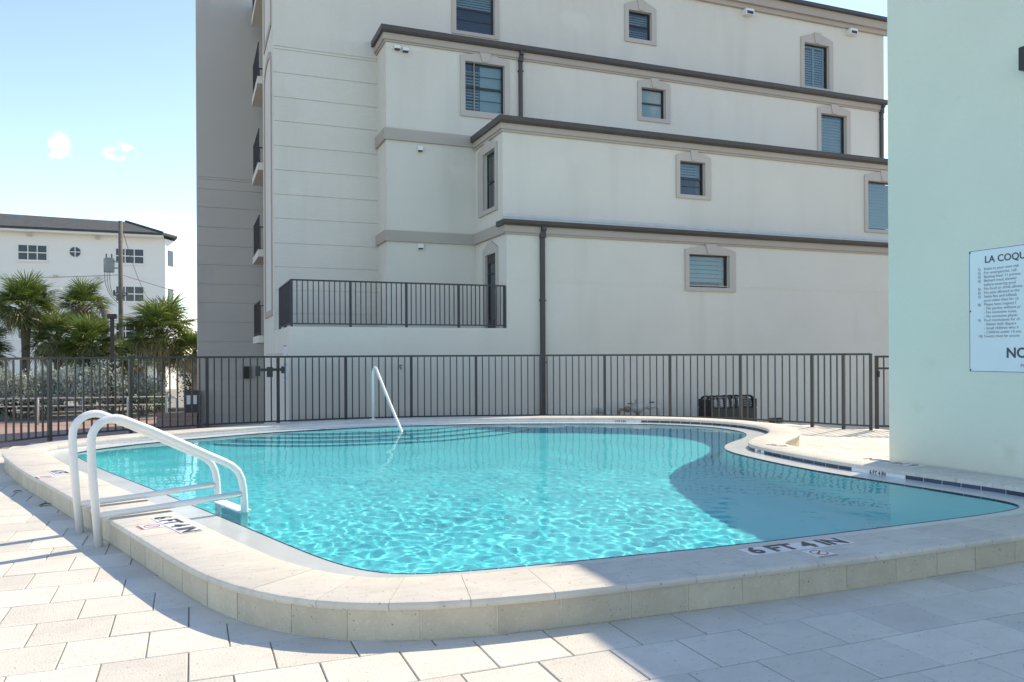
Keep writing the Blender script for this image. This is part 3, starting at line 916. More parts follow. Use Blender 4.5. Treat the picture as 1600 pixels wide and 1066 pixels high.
b = BM(); box(b, -.0125, .0125, -.0125, .0125, 0.075, 1.475); PICKET = mesh_of('picket', b, 'fence')
b = BM(); box(b, -.03, .03, -.03, .03, 0.0, 1.50); box(b, -.035, .035, -.035, .035, 1.50, 1.515); POST = mesh_of('post', b, 'fence')
b = BM(); box(b, -.0125, .0125, -.0125, .0125, 0.0, 1.0); PICKET_S = mesh_of('picket', b, 'rail_dark')
pf = thing('pool_fence', 'dark metal picket fence curving round the far side of the pool', 'fence', (4.71, 18.06, 0))
def section(root, P, Q, n, top=1.52, zb=0.075, mesh=PICKET, mat='fence', rail_h=.042, zs=1.0):
    b = BM(); bar_bm(b, (P[0] - root.location.x, P[1] - root.location.y), (Q[0] - root.location.x, Q[1] - root.location.y), .040, top - rail_h, top); build('top_rail', b, mat, root)
    b = BM(); bar_bm(b, (P[0] - root.location.x, P[1] - root.location.y), (Q[0] - root.location.x, Q[1] - root.location.y), .032, zb, zb + .032); build('bottom_rail', b, mat, root)
    a = math.atan2(Q[1] - P[1], Q[0] - P[0])
    for k in range(1, n + 1):
        f = k / (n + 1)
        shared('picket', mesh, root, (P[0] + (Q[0] - P[0]) * f - root.location.x, P[1] + (Q[1] - P[1]) * f - root.location.y, zs), a)
cnt = [9] * 13 + [4, 3]
for k, (P, Q) in enumerate(zip(FENCE, FENCE[1:])):
    section(pf, P, Q, cnt[k], zs=0.0)
for k, P in enumerate(FENCE):
    nx_ = FENCE[min(k + 1, len(FENCE) - 1)]; pv = FENCE[max(k - 1, 0)]
    shared('post', POST, pf, (P[0] - pf.location.x, P[1] - pf.location.y, 0), math.atan2(nx_[1] - pv[1], nx_[0] - pv[0]))

gate = thing('pool_gate', 'dark metal gate with double top rail beside the pale mint wall', 'gate', (12.46, 11.86, 0))
gd = Vector((0.76, -0.65, 0)).normalized(); g0 = Vector((12.46, 11.86, 0)); g1 = g0 + gd * 1.15
for P, w in ((g0, .035), (g1, .03)):
    b = BM(); bar_bm(b, local(gate, P - gd * w)[:2], local(gate, P + gd * w)[:2], .05, 0.03, 1.47); build('stile', b, 'fence', gate)
for nm, z in (('top_rail', 1.43), ('middle_rail', 1.20), ('bottom_rail', 0.07)):
    b = BM(); bar_bm(b, local(gate, g0 + gd * .04)[:2], local(gate, g1 - gd * .04)[:2], .036, z, z + .04); build(nm, b, 'fence', gate)
for k in range(1, 9):
    P = g0 + (g1 - g0) * (k / 9)
    shared('picket', PICKET, gate, (P.x - gate.location.x, P.y - gate.location.y, 0.0), math.atan2(gd.y, gd.x))
b = BM(); box(b, -.02, .02, -.06, -.02, 1.05, 1.17); build('latch', b, 'metal_dark', gate)

# ------------------------------------------------------------------ mint building at right
mb = thing('mint_building', 'plain pale mint stucco building at the right edge carrying the pool rules sign', 'building', (8.1, 7.53, 0))
b = BM(); box(b, 0, 8.0, -17.5, 0, -0.9, 6.22)
bmesh.ops.bevel(b, geom=[e for e in b.edges if abs(e.verts[0].co.z - e.verts[1].co.z) > 1], offset=0.015, segments=2, affect='EDGES')
build('wall', b, 'mint', mb)
b = BM(); box(b, -.0, 8.0, -17.5, 0.0, 6.221, 6.25); build('roof', b, 'mint', mb)
sg = thing('pool_rules_sign', 'white pool rules sign with dark lettering fixed to the pale mint wall', 'sign', (8.1, 6.40, 1.31))
b = BM(); box(b, -.006, -.001, -1.10, 0, 0, 1.36); build('plate', b, 'sign_plate', sg, bevel=.001)
b = BM()
for y0, y1, z0, z1 in ((-1.09, -.008, 1.346, 1.352), (-1.09, -.008, .008, .014), (-.014, -.008, .014, 1.346)): box(b, -.0072, -.006, y0, y1, z0, z1)
build('border_line', b, 'sign_ink', sg)
for y, z in ((-.02, 1.335), (-.02, .68), (-.02, .025)):
    b = BM(); tube(b, [(-.007, y, z), (-.012, y, z)], .009, 10); build('screw', b, 'metal_dark', sg)
def sign_text(name, body, y, z, size, mat, bold=0.0):
    text_mesh(name, body, mat, size, frame_matrix((8.1 - .0078, 6.40 + y, 1.31 + z), (0, -1, 0), (0, 0, 1)), sg, 'LEFT', 0.0006, bold=bold)
sign_text('title', 'LA COQU', -.195, 1.205, 0.105, 'sign_ink', .002)
lines = [('1)', 'Swim at your own risk'), ('2)', 'For emergencies, call'), ('3)', 'Bathing load: 11 person'), ('4)', 'Bathers must shower'), ('', 'before entering pool'), ('5)', 'No food or drink allowe'),
         ('6)', 'No pets allowed in the'), ('7)', 'Swim fins and inflatab'), ('', 'pool other than for ch'), ('8)', 'Please have respect f'), ('', '- No parties without pr'), ('', '- No excessive noise,'),
         ('', '- No excessive physic'), ('9)', 'Pool restrictions for ch'), ('', '- Babies with diapers'), ('', '- Small children who h'), ('', '- Children under 16 mu'), ('10)', 'Guests must be accom')]
for k, (nn_, tx) in enumerate(lines):
    z = 1.125 - k * 0.0435
    if nn_: sign_text('rule_number', nn_, -.115, z, 0.040, 'sign_ink_soft', .0006)
    sign_text('rule_text', tx, -.185, z, 0.044, 'sign_ink_soft', .0)
sign_text('notice_text', 'NO', -.44, 0.165, 0.15, 'sign_ink', .004)
sign_text('footer_text', 'POO', -.60, 0.065, 0.048, 'sign_ink_soft', .0006)
lt = thing('wall_light', 'small black wall light above the pool rules sign', 'wall light', (8.1, 5.67, 4.57))
b = BM(); box(b, -.03, -.002, -.09, .06, -.13, .13); build('back_plate', b, 'metal_dark', lt)
b = BM(); box(b, -.14, -.03, -.07, .045, -.12, .12); build('lamp_housing', b, 'metal_dark', lt, bevel=.008)

# ------------------------------------------------------------------ condominium
cb = thing('condominium', 'pale stepped stucco condominium with brown cornice bands rising behind the pool', 'building', (7.4, 18.8, GRADE))
CBL = cb.location
def cbox(b, x0, x1, y0, y1, z0, z1): box(b, x0 - CBL.x, x1 - CBL.x, y0 - CBL.y, y1 - CBL.y, z0 - CBL.z, z1 - CBL.z)
def cpart(name, boxes, mat, parent=None, bevel=0.0):
    b = BM()
    for q in boxes: cbox(b, *q)
    return build(name, b, mat, parent or cb, bevel=bevel)

def wall_with_holes(b, x0, x1, z0, z1, y, holes, depth=0.14):
    xs = sorted({x0, x1, *[h[0] for h in holes], *[h[1] for h in holes]})
    zs = sorted({z0, z1, *[h[2] for h in holes], *[h[3] for h in holes]})
    def vv(x, yy, z): return b.verts.new((x - CBL.x, yy - CBL.y, z - CBL.z))
    for xa, xb in zip(xs, xs[1:]):
        for za, zb in zip(zs, zs[1:]):
            mx_, mz_ = (xa + xb) / 2, (za + zb) / 2
            if any(h[0] < mx_ < h[1] and h[2] < mz_ < h[3] for h in holes): continue
            b.faces.new((vv(xa, y, za), vv(xb, y, za), vv(xb, y, zb), vv(xa, y, zb)))
    for h in holes:
        a, c, e, f = h
        for q in (((a, y, e), (a, y + depth, e), (a, y + depth, f), (a, y, f)), ((c, y, e), (c, y, f), (c, y + depth, f), (c, y + depth, e)),
                  ((a, y, e), (c, y, e), (c, y + depth, e), (a, y + depth, e)), ((a, y, f), (a, y + depth, f), (c, y + depth, f), (c, y, f))):
            b.faces.new([vv(*p) for p in q])

def window(x0, x1, z0, z1, y, fr, kind, label=None):
    """Recessed window: sash, meeting rail, glass, blind slats, stucco surround and keystone. fr = (xl, xr, zb, zside, ztop)."""
    yd = y + 0.085
    s = 0.045
    sash = [(x0, x1, yd, yd + .045, z0, z0 + s), (x0, x1, yd, yd + .045, z1 - s, z1), (x0, x0 + s, yd, yd + .045, z0 + s, z1 - s), (x1 - s * 1.2, x1, yd, yd + .045, z0 + s, z1 - s)]
    zm = z0 + (z1 - z0) * .50
    if kind in ('double', 'louvre_half'): sash.append((x0 + s, x1 - s * 1.2, yd - .008, yd + .04, zm - .03, zm + .03))
    b = BM()
    for q in sash: cbox(b, *q)
    w = build('window', b, 'sash', cb)
    if label: w['label'] = label
    cpart('glass', [(x0 + s, x1 - s, yd + .012, yd + .018, z0 + s, z1 - s)], 'glass', w)
    cpart('room', [(x0 - .1, x1 + .1, yd + .5, yd + .52, z0 - .1, z1 + .1)], 'room_dark', w)  # added sheet; its dark colour stands in for the unlit interior
    xi0, xi1, zi0, zi1 = x0 + s, x1 - s, z0 + s, z1 - s
    def slats(xa, xb, za, zb, pitch, mat='louvre', h=.6, yy=.07, tilt=True):
        n = int((zb - za) / pitch)
        bb = BM()
        hh = pitch * h
        v = [(-0.0, 0.0, 0.0), (xb - xa, 0, 0), (xb - xa, .03, hh), (0, .03, hh), (0, .006, 0), (xb - xa, .006, 0), (xb - xa, .036, hh), (0, .036, hh)]
        vs = [bb.verts.new(p) for p in v]
        for f in ((0, 1, 2, 3), (7, 6, 5, 4), (0, 4, 5, 1), (3, 2, 6, 7), (0, 3, 7, 4), (1, 5, 6, 2)): bb.faces.new([vs[i] for i in f])
        me_ = mesh_of('slat', bb, mat)
        for k in range(n):
            shared('slat', me_, w, (xa - CBL.x, yd + yy - CBL.y, za + k * pitch + pitch * .2 - CBL.z))
    if kind == 'louvre_half':        # small stack of slats beside a pale blind
        cpart('blind', [(xi0 + (xi1 - xi0) * .42, xi1, yd + .09, yd + .10, zi0, zi1)], 'blind', w)
        cpart('blind', [(xi0, xi0 + (xi1 - xi0) * .42, yd + .115, yd + .125, zi0, zi1)], 'room_dark', w)  # not a blind: dark sheet painted as the shade behind the slats
        slats(xi0 + .02, xi0 + (xi1 - xi0) * .40, zi0 + .05, zi1 - .12, .085, 'blind', .6)
        [cpart('glazing_bar', [(xi0, xi1, yd - .002, yd + .010, q - .008, q + .008)], 'sash', w) for q in (z0 + (z1 - z0) * .25, z0 + (z1 - z0) * .74)]
    elif kind == 'double':
        slats(xi0, xi1, zm + .05, zi1, .075, 'louvre', .75)
        slats(xi0, xi1, zi0, zm - .04, .075, 'louvre', .55)
    elif kind == 'dark':
        cpart('glazing_bar', [(xi0, xi1, yd - .002, yd + .010, zm - .03, zm + .03)], 'sash', w); cpart('glazing_bar', [(xi0, xi1, yd + .0, yd + .010, z0 + (z1 - z0) * .26, z0 + (z1 - z0) * .26 + .02)], 'sash', w)
        slats(xi0, xi1, zm + .05, zi1, .075, 'louvre', .9)
    elif kind == 'blind':
        cpart('blind', [(xi0, xi1, yd + .06, yd + .07, zi0, zi1)], 'blind', w)
        cpart('glazing_bar', [(xi0, xi1, yd - .002, yd + .010, zm - .025, zm + .025)], 'sash', w)
    elif kind == 'blind_full':
        slats(xi0, xi1, zi0, zi1, .10, 'louvre', 1.05, .06)
    elif kind == 'shutter':
        xm = (xi0 + xi1) / 2 - .02
        slats(xi0 + .05, xm - .04, zi0 + .06, zi1 - .06, .085, 'louvre', .8)
        slats(xm + .04, xi1 - .1, zi0 + .06, zi1 - .06, .085, 'louvre', .8)
        cpart('shutter_frame', [(xi0, xi0 + .045, yd + .05, yd + .075, zi0, zi1), (xm - .035, xm + .035, yd + .05, yd + .075, zi0, zi1), (xi1 - .10, xi1 - .05, yd + .05, yd + .075, zi0, zi1),
                                (xi0 + .045, xm - .035, yd + .05, yd + .075, zi0, zi0 + .06), (xi0 + .045, xm - .035, yd + .05, yd + .075, zi1 - .06, zi1),
                                (xm + .035, xi1 - .1, yd + .05, yd + .075, zi0, zi0 + .06), (xm + .035, xi1 - .1, yd + .05, yd + .075, zi1 - .06, zi1)], 'louvre', w)
    elif kind == 'blind_wide':
        slats(xi0, xi1 - .04, zi0 + .1, zi1, .12, 'louvre', .9, .06)
    # surround
    xl, xr, zb, zs_, ztp = fr
    b = BM(); P = .045
    cbox(b, xl, x0, y - P, y + .0, z0, z1); cbox(b, x1, xr, y - P, y + .0, z0, z1); cbox(b, xl, xr, y - P, y + .0, zb, z0)
    xc = (xl + xr) / 2
    m_ = 8; top = []
    for k in range(m_ + 1):
        f = k / m_; top.append((xl + (xr - xl) * f, zs_ + (ztp - zs_) * (1 - abs(2 * f - 1) ** 1.35)))
    poly = [(xl, z1), (xr, z1)] + top[::-1]
    prism(b, [(p[0] - CBL.x, p[1] - CBL.z) for p in poly], y - P - CBL.y, y - CBL.y, 'Y')
    # thin outer lip, slightly proud
    lp = .022
    build('surround', b, 'band_light', w)
    b = BM(); kw = (xr - xl) * .085
    prism(b, [(xc - kw * .75 - CBL.x, z1 + .02 - CBL.z), (xc + kw * .75 - CBL.x, z1 + .02 - CBL.z), (xc + kw * 1.35 - CBL.x, ztp + .015 - CBL.z), (xc - kw * 1.35 - CBL.x, ztp + .015 - CBL.z)], y - P - .03 - CBL.y, y - P - CBL.y, 'Y')
    build('keystone', b, 'band_light', w)
    return w

YA, YB_, YC, YD = 18.80, 19.05, 21.20, 22.30
WA = (12.85, 14.20, 3.38, 4.30)
WB = [(12.73, 13.57, 6.01, 6.95), (19.66, 20.93, 5.40, 6.92)]
WC = [(7.11, 8.29, 8.37, 9.75), (12.79, 13.65, 8.79, 9.70), (19.81, 20.92, 7.9, 9.66)]
WDD = [(7.21, 8.41, 11.04, 12.45), (13.0, 13.85, 11.65, 12.55), (20.1, 21.22, 10.96, 12.50)]
b = BM()
# block A (ground storey) with terrace wall, long groove, returns
wall_with_holes(b, 7.396, 23.9, GRADE - .2, 4.66, YA, [WA])
cbox(b, 2.04, 7.3955, YA, YA + .20, GRADE - .2, 2.19)
cbox(b, 2.04, 2.24, YA + .20, YD, GRADE - .2, 2.19)
cbox(b, 2.24, 7.395, YA + .20, YC - .002, 1.9, 2.12)                    # terrace floor
cbox(b, 23.88, 23.9, YA, YD, GRADE, 4.8)
# block B
wall_with_holes(b, 7.396, 23.9, 4.80, 7.32, YB_, WB)
# block C
wall_with_holes(b, 4.87, 7.40, 2.12, 10.1, YC, [(7.11, 7.3999, 8.37, 9.75)])
wall_with_holes(b, 7.40, 22.6, 7.30, 10.1, YC, [(7.4001, 8.29, 8.37, 9.75)] + WC[1:])
cbox(b, 4.87, 4.89, YC + .0005, YD, 2.12, 10.1)
cbox(b, 22.58, 22.60, YC, YD, 7.4, 10.1)
build('wall', b, 'stucco', cb, recalc=False)
# return wall of block B beside the terrace with a window and a door opening (faces -X)
def xwall(b, y0, y1, z0, z1, x, holes, depth=.12):
    ys = sorted({y0, y1, *[h[0] for h in holes], *[h[1] for h in holes]}); zs = sorted({z0, z1, *[h[2] for h in holes], *[h[3] for h in holes]})
    def vv(xx, y, z): return b.verts.new((xx - CBL.x, y - CBL.y, z - CBL.z))
    for ya, yb in zip(ys, ys[1:]):
        for za, zb in zip(zs, zs[1:]):
            if any(h[0] < (ya + yb) / 2 < h[1] and h[2] < (za + zb) / 2 < h[3] for h in holes): continue
            b.faces.new((vv(x, yb, za), vv(x, ya, za), vv(x, ya, zb), vv(x, yb, zb)))
    for a, c, e, f in holes:
        for q in (((x, a, e), (x + depth, a, e), (x + depth, a, f), (x, a, f)), ((x, c, e), (x + depth, c, e), (x + depth, c, f), (x, c, f)),
                  ((x, a, e), (x, c, e), (x + depth, c, e), (x + depth, a, e)), ((x, a, f), (x, c, f), (x + depth, c, f), (x + depth, a, f))):
            b.faces.new([vv(*p) for p in q])
b = BM()
RW = (19.50, 20.41, 5.41, 6.94); RD = (19.47, 20.25, 2.13, 4.19)
xwall(b, YA + .001, YC, 2.12, 4.9, 7.396, [RD]); xwall(b, YB_, YC, 4.9, 7.45, 7.396, [RW])
build('wall', b, 'stucco', cb, recalc=False)

# tower wall (left, grooved) and upper storey D
b = BM()
wall_with_holes(b, 4.90, 23.85, 9.80, 13.3, YD, WDD)
cbox(b, 2.11, 4.89, YD + .021, YD + .3, GRADE - .2, 13.29)               # backing seen in the grooves
g3 = [GRADE - .2, -0.55, 0.10, 0.75, 1.40, 2.02, 2.66, 3.29, 3.92, 4.56, 5.23, 5.88, 6.54, 7.19, 7.86, 8.51, 9.17, 9.80, 9.88, 13.3]
for z0, z1 in zip(g3, g3[1:]):
    if z1 - z0 < .12: cbox(b, 2.04, 4.90, YD, YD + .02, z0 + .012, z1 - .012)
    else: cbox(b, 2.045 if z1 < 9.9 else 2.04, 4.90, YD, YD + .02, z0 + .009, z1 - .009)
cbox(b, 2.035, 2.10, YD + .0205, YD + 3.3, GRADE - .2, 13.3)
cbox(b, 2.10, 3.4, 25.55, 25.6, GRADE - .2, 13.3)
cbox(b, 23.83, 23.85, YD + .001, 31.8, GRADE, 13.3)
build('tower_wall', b, 'stucco', cb, recalc=True)
# body filler and roofs
b = BM()
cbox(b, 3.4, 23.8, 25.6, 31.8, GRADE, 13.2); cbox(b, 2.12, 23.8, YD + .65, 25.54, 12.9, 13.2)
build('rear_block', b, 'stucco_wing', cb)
b = BM(); cbox(b, 7.40, 23.9, YA + .02, YB_ + .2, 4.80, 4.86); cbox(b, 7.41, 23.9, YB_ + .05, YC, 7.46, 7.52); cbox(b, 4.88, 22.58, YC + .05, YD, 10.12, 10.16); cbox(b, 2.0, 24.0, YD - .1, 32, 13.62, 13.7)
build('roof', b, 'flashing', cb)
# wing P4
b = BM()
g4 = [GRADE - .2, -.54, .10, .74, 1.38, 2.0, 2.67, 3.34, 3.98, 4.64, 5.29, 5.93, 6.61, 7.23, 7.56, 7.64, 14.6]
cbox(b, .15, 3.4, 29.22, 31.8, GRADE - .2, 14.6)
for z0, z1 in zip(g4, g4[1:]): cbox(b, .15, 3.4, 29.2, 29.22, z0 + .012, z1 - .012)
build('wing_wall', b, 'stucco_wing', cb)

# cornice bands (stucco) and gutters (dark metal)
def band(zz0, zz1, x0, x1, y, ret=None, proud=.07, mat='band'):
    q = [(x0 - proud, x1, y - proud, y, zz0, zz1)]
    if ret: q.append((x0 - proud, x0, y, ret, zz0, zz1))
    return cpart('cornice_band', q, mat)
band(10.03, 10.20, 4.87, 22.6, YC, YD, .09); band(9.98, 10.03, 4.87, 22.6, YC, YD, .05)
band(7.30, 7.45, 7.40, 23.9, YB_, YC - .07, .09); band(7.24, 7.30, 7.40, 23.9, YB_, YC - .07, .05)
band(4.63, 4.80, 7.40, 23.9, YA, None, .09); band(4.58, 4.63, 7.40, 23.9, YA, None, .05)
cpart('cornice_band', [(4.80, 7.31, YC - .07, YC, 7.34, 7.65), (4.80, 4.87, YC, YD, 7.34, 7.65)], 'band')
cpart('cornice_band', [(4.80, 7.31, YC - .07, YC, 4.60, 4.89), (4.80, 4.87, YC, YD, 4.60, 4.89), (7.31, 7.396, YA + .001, YC - .07, 4.60, 4.89)], 'band')
cpart('cornice_band', [(1.95, 24.05, YD - .20, YD, 13.42, 13.74), (1.98, 24.0, YD - .10, YD, 13.26, 13.42)], 'band')
def gutter(x0, x1, y, z0, z1, ret=None):
    b = BM()
    prof = [(y - .22, z1), (y - .205, z0 + .05), (y - .17, z0), (y - .09, z0), (y - .09, z1 - .0)]
    prism(b, [(p[0] - CBL.y, p[1] - CBL.z) for p in prof], x0 - CBL.x, x1 - CBL.x, 'X')
    if ret: cbox(b, x0, x0 + .11, y - .085, ret, z0, z1)
    return build('gutter', b, 'gutter', cb)
gutter(4.70, 22.65, YC, 10.20, 10.36, YD); gutter(7.24, 23.95, YB_, 7.45, 7.61, YC); gutter(7.24, 23.95, YA, 4.80, 4.93)
cpart('gutter', [(7.24, 7.35, YA - .085, YB_ + .1, 4.80, 4.93)], 'gutter')
cpart('gutter', [(1.85, 24.15, YD - .32, YD - .20, 13.70, 13.82)], 'gutter')
cpart('roof_flashing', [(7.40, 23.9, YB_ - .012, YB_, 4.93, 5.15), (7.36, 23.9, YA - .08, YB_ - .012, 4.935, 4.955), (7.36, 23.9, YB_ - .03, YB_ - .012, 5.06, 5.09)], 'flashing')
def downspout(x, y, z0, z1, w=.115):
    b = BM()
    cbox(b, x - w / 2, x + w / 2, y - .09, y, z0, z1 - .28)
    cbox(b, x - w / 2 - .012, x + w / 2 + .012, y - .13, y, z1 - .28, z1 - .10)
    cbox(b, x - w / 2, x + w / 2, y - .19, y, z1 - .10, z1)
    s = build('downspout', b, 'gutter', cb, bevel=.004)
    b = BM()
    for z in np.arange(z0 + .6, z1 - .4, 1.6): cbox(b, x - w / 2 - .03, x + w / 2 + .03, y - .094, y, z, z + .03)
    build('strap', b, 'gutter', s)
downspout(8.37, YA, GRADE, 4.80); downspout(8.78, YC, 7.45, 10.2, .10); downspout(22.50, YC, 7.5, 10.2, .10)

window(*WA, YA, (12.72, 14.42, 3.27, 4.43, 4.58), 'blind_wide', 'wide window with dark horizontal blinds')
window(*WB[0], YB_, (12.61, 13.77, 5.90, 7.10, 7.25), 'dark')
window(*WB[1], YB_, (19.53, 21.13, 5.30, 7.08, 7.26), 'blind_full')
window(*WC[0], YC, (6.97, 8.44, 8.20, 9.90, 10.02), 'louvre_half', 'large window with short louvre stack beside a pale blind')
window(*WC[1], YC, (12.67, 13.83, 8.67, 9.88, 9.99), 'blind')
window(*WC[2], YC, (19.67, 21.10, 7.82, 9.84, 9.98), 'blind_full')
window(*WDD[0], YD, (7.08, 8.56, 10.94, 12.60, 12.78), 'dark')
window(*WDD[1], YD, (12.86, 14.03, 11.52, 12.70, 12.92), 'double')
window(*WDD[2], YD, (19.95, 21.40, 10.86, 12.68, 12.88), 'shutter', 'window with closed louvred shutters')

# window and door on the terrace return (plane x = 7.4, facing left)
def xsurround(parent, y0, y1, z0, z1, fy0, fy1, fz0, fzs, fzt, bottom=True):
    b = BM(); X0, X1 = 7.396 - .055, 7.396
    cbox(b, X0, X1, fy0, y0, z0, z1); cbox(b, X0, X1, y1, fy1, z0, z1)
    if bottom: cbox(b, X0, X1, fy0, fy1, fz0, z0)
    yc = (fy0 + fy1) / 2
    poly = [(fy0, z1), (fy1, z1), (fy1, fzs), (yc + .12, fzt), (yc - .12, fzt), (fy0, fzs)]
    prism(b, [(p[0] - CBL.y, p[1] - CBL.z) for p in poly], X0 - CBL.x, X1 - CBL.x, 'X')
    build('surround', b, 'band_light', parent)
w = cpart('window', [(7.47, 7.51, 19.50, 19.545, 5.41, 6.94), (7.47, 7.51, 20.365, 20.41, 5.41, 6.94), (7.47, 7.51, 19.545, 20.365, 5.41, 5.455), (7.47, 7.51, 19.545, 20.365, 6.895, 6.94), (7.46, 7.51, 19.545, 20.365, 6.13, 6.20)], 'sash')
cpart('glass', [(7.485, 7.49, 19.545, 20.365, 5.455, 6.895)], 'glass', w)
cpart('room', [(7.7, 7.71, 19.4, 20.5, 5.3, 7.0)], 'room_dark', w)  # dark sheet in place of the shaded interior behind this window
xsurround(w, *RW, 19.40, 20.82, 5.30, 7.08, 7.24)
dr = cpart('door', [(7.40, 7.45, 19.49, 19.60, 2.13, 4.17), (7.40, 7.45, 20.13, 20.23, 2.13, 4.17), (7.40, 7.45, 19.60, 20.13, 3.96, 4.17), (7.40, 7.45, 19.60, 20.13, 2.13, 2.45), (7.40, 7.45, 19.60, 20.13, 3.66, 3.70)], 'sash')
cpart('glass', [(7.425, 7.43, 19.60, 20.13, 2.45, 3.96)], 'far_pane', dr)
cpart('curtain', [(7.50, 7.505, 19.62, 19.85, 2.45, 3.96)], 'blind', dr)
cpart('room', [(7.7, 7.71, 19.4, 20.4, 2.1, 4.3)], 'room_dark', dr)  # interior shade behind the door, painted as a dark sheet
cpart('handle', [(7.36, 7.398, 19.55, 19.57, 3.1, 3.22)], 'brass', dr)
xsurround(dr, RD[0], RD[1], RD[2], RD[3], 19.38, 20.45, 2.13, 4.34, 4.52, False)

# terrace railing
rl = thing('terrace_railing', 'dark metal railing along the raised terrace above the ground storey', 'railing', (2.11, 18.88, 2.19))
RP = [(2.11, 18.88), (3.46, 18.88), (4.81, 18.88), (6.14, 18.88), (7.36, 18.88)]
b = BM(); box(b, -.011, .011, -.011, .011, .06, 1.06); PK2 = mesh_of('picket', b, 'rail_dark')
b = BM(); box(b, -.027, .027, -.027, .027, 0, 1.09); PT2 = mesh_of('post', b, 'rail_dark')
def rail_run(root, P, Q, n, z=0.0):
    p = (P[0] - root.location.x, P[1] - root.location.y); q = (Q[0] - root.location.x, Q[1] - root.location.y)
    b = BM(); bar_bm(b, p, q, .045, z + 1.06, z + 1.095); build('top_rail', b, 'rail_dark', root)
    b = BM(); bar_bm(b, p, q, .03, z + .055, z + .085); build('bottom_rail', b, 'rail_dark', root)
    for k in range(1, n + 1):
        f = k / (n + 1); shared('picket', PK2, root, (p[0] + (q[0] - p[0]) * f, p[1] + (q[1] - p[1]) * f, z), math.atan2(q[1] - p[1], q[0] - p[0]))
for P, Q in zip(RP, RP[1:]): rail_run(rl, P, Q, 10 if P[0] > 2.2 else 10)
rail_run(rl, (2.11, 18.88), (2.11, 20.2), 10); rail_run(rl, (2.11, 20.2), (2.11, 21.5), 10)
for P in RP + [(2.11, 20.2), (2.11, 21.5)]: shared('post', PT2, rl, (P[0] - rl.location.x, P[1] - rl.location.y, 0))

# side balconies on the recessed left flank
for k, z in enumerate((1.92, 4.57, 7.24, 9.90, 12.60)):
    s = cpart('balcony', [(1.88, 3.4, 25.62, 28.1, z, z + .22)], 'stucco')
    b = BM()
    for q in ([1.91, 1.94, 25.7, 28.05, z + 1.26, z + 1.30], [1.91, 1.94, 25.7, 28.05, z + .28, z + .31], [1.91, 3.3, 28.03, 28.06, z + 1.26, z + 1.30]): cbox(b, *q)
    build('railing', b, 'rail_dark', s)
    b = BM()
    for y in np.arange(25.75, 28.05, .115): cbox(b, 1.913, 1.937, y, y + .022, z + .22, z + 1.26)
    for x in np.arange(2.0, 3.3, .115): cbox(b, x, x + .022, 28.033, 28.057, z + .22, z + 1.26)
    build('railing_pickets', b, 'rail_dark', s)
# blind arched panels on the left return of the tower
def blind_arch(zb0, zb1, zt0):
    b = BM(); x0, x1 = 2.04 - .035, 2.04; ya, yb = 22.62, 24.95
    cbox(b, x0, x1, ya, ya + .17, zb0 + .17, zt0); cbox(b, x0, x1, yb - .17, yb, zb0 + .17, zt0); cbox(b, x0, x1, ya, yb, zb0, zb0 + .17)
    n_ = 12; yc = (ya + yb) / 2; w2 = (yb - ya) / 2; rise = .55
    o_ = [(yc - w2 * math.cos(math.pi * k / n_), zt0 + rise * math.sin(math.pi * k / n_)) for k in range(n_ + 1)]
    i_ = [(yc - (w2 - .17) * math.cos(math.pi * k / n_), zt0 + (rise - .2) * math.sin(math.pi * k / n_)) for k in range(n_ + 1)]
    for k in range(n_):
        prism(b, [(p[0] - CBL.y, p[1] - CBL.z) for p in (o_[k], o_[k + 1], i_[k + 1], i_[k])], x0 - CBL.x, x1 - CBL.x, 'X')
    build('blind_arch', b, 'band', cb)
blind_arch(2.62, 0, 9.55); blind_arch(10.55, 0, 12.6)
cpart('stucco_line', [(2.034, 2.04, YA + .2, 24.9, 1.55, 1.57)], 'band')
cpart('stucco_line', [(10.5 if False else 7.5, 23.9, YA - .006, YA, 3.425, 3.437), (7.5, 23.9, YA - .006, YA, 3.375, 3.385)], 'stucco')

# fittings on the wall
def fitting(name, label, cat, x, y, z, w, h, dpt, mat, group=None):
    o = thing(name, label, cat, (x, y, z), group)
    b = BM(); box(b, -w / 2, w / 2, -dpt, -.001, -h / 2, h / 2); build('housing', b, mat, o, bevel=.006)
    return o
fl = []
for x, side in ((17.62, 'left'), (22.22, 'right')):
    o = fitting('floodlight', 'white floodlight box under the top cornice, %s' % ('nearer the middle of the facade' if side == 'left' else 'nearer the right end of the facade'), 'floodlight', x, YD, 13.08 + .05, .34, .20, .22, 'plastic_white')
    b = BM(); box(b, -.13, .13, -.224, -.22, -.08, .02); build('lens', b, 'metal_dark', o)
for x, z, lb in ((5.17, 9.90, 'first of two small white vent hoods under the upper gutter'), (5.40, 9.87, 'second small vent hood under the upper gutter beside the first')):
    o = fitting('vent_hood', lb, 'vent', x, YC, z - .05, .16, .09, .10, 'plastic_white'); b = BM(); box(b, -.07, .07, -.104, -.02, -.075, -.045); build('flap', b, 'metal_dark', o)
o = fitting('vent_hood', 'small white vent hood below the upper taupe band of the recessed wall', 'vent', 5.80, YC, 7.17, .14, .12, .10, 'plastic_white'); b = BM(); box(b, -.05, .05, -.106, -.02, -.09, -.06); build('flap', b, 'metal_dark', o)
o = fitting('vent_hood', 'small white vent hood below the lower taupe band above the terrace', 'vent', 5.80, YC, 4.50, .15, .13, .10, 'plastic_white'); b = BM(); box(b, -.05, .05, -.106, -.02, -.09, -.06); build('flap', b, 'metal_dark', o)
fitting('intercom_box', 'small black box on the grey wing wall behind the fence', 'wall box', 1.73, 29.2, .94, .26, .42, .12, 'metal_dark')
o = thing('outlet_box', 'low black twin outlet box on the wall right of the black louvred cover', 'outlet', (15.82, YA, -.42))
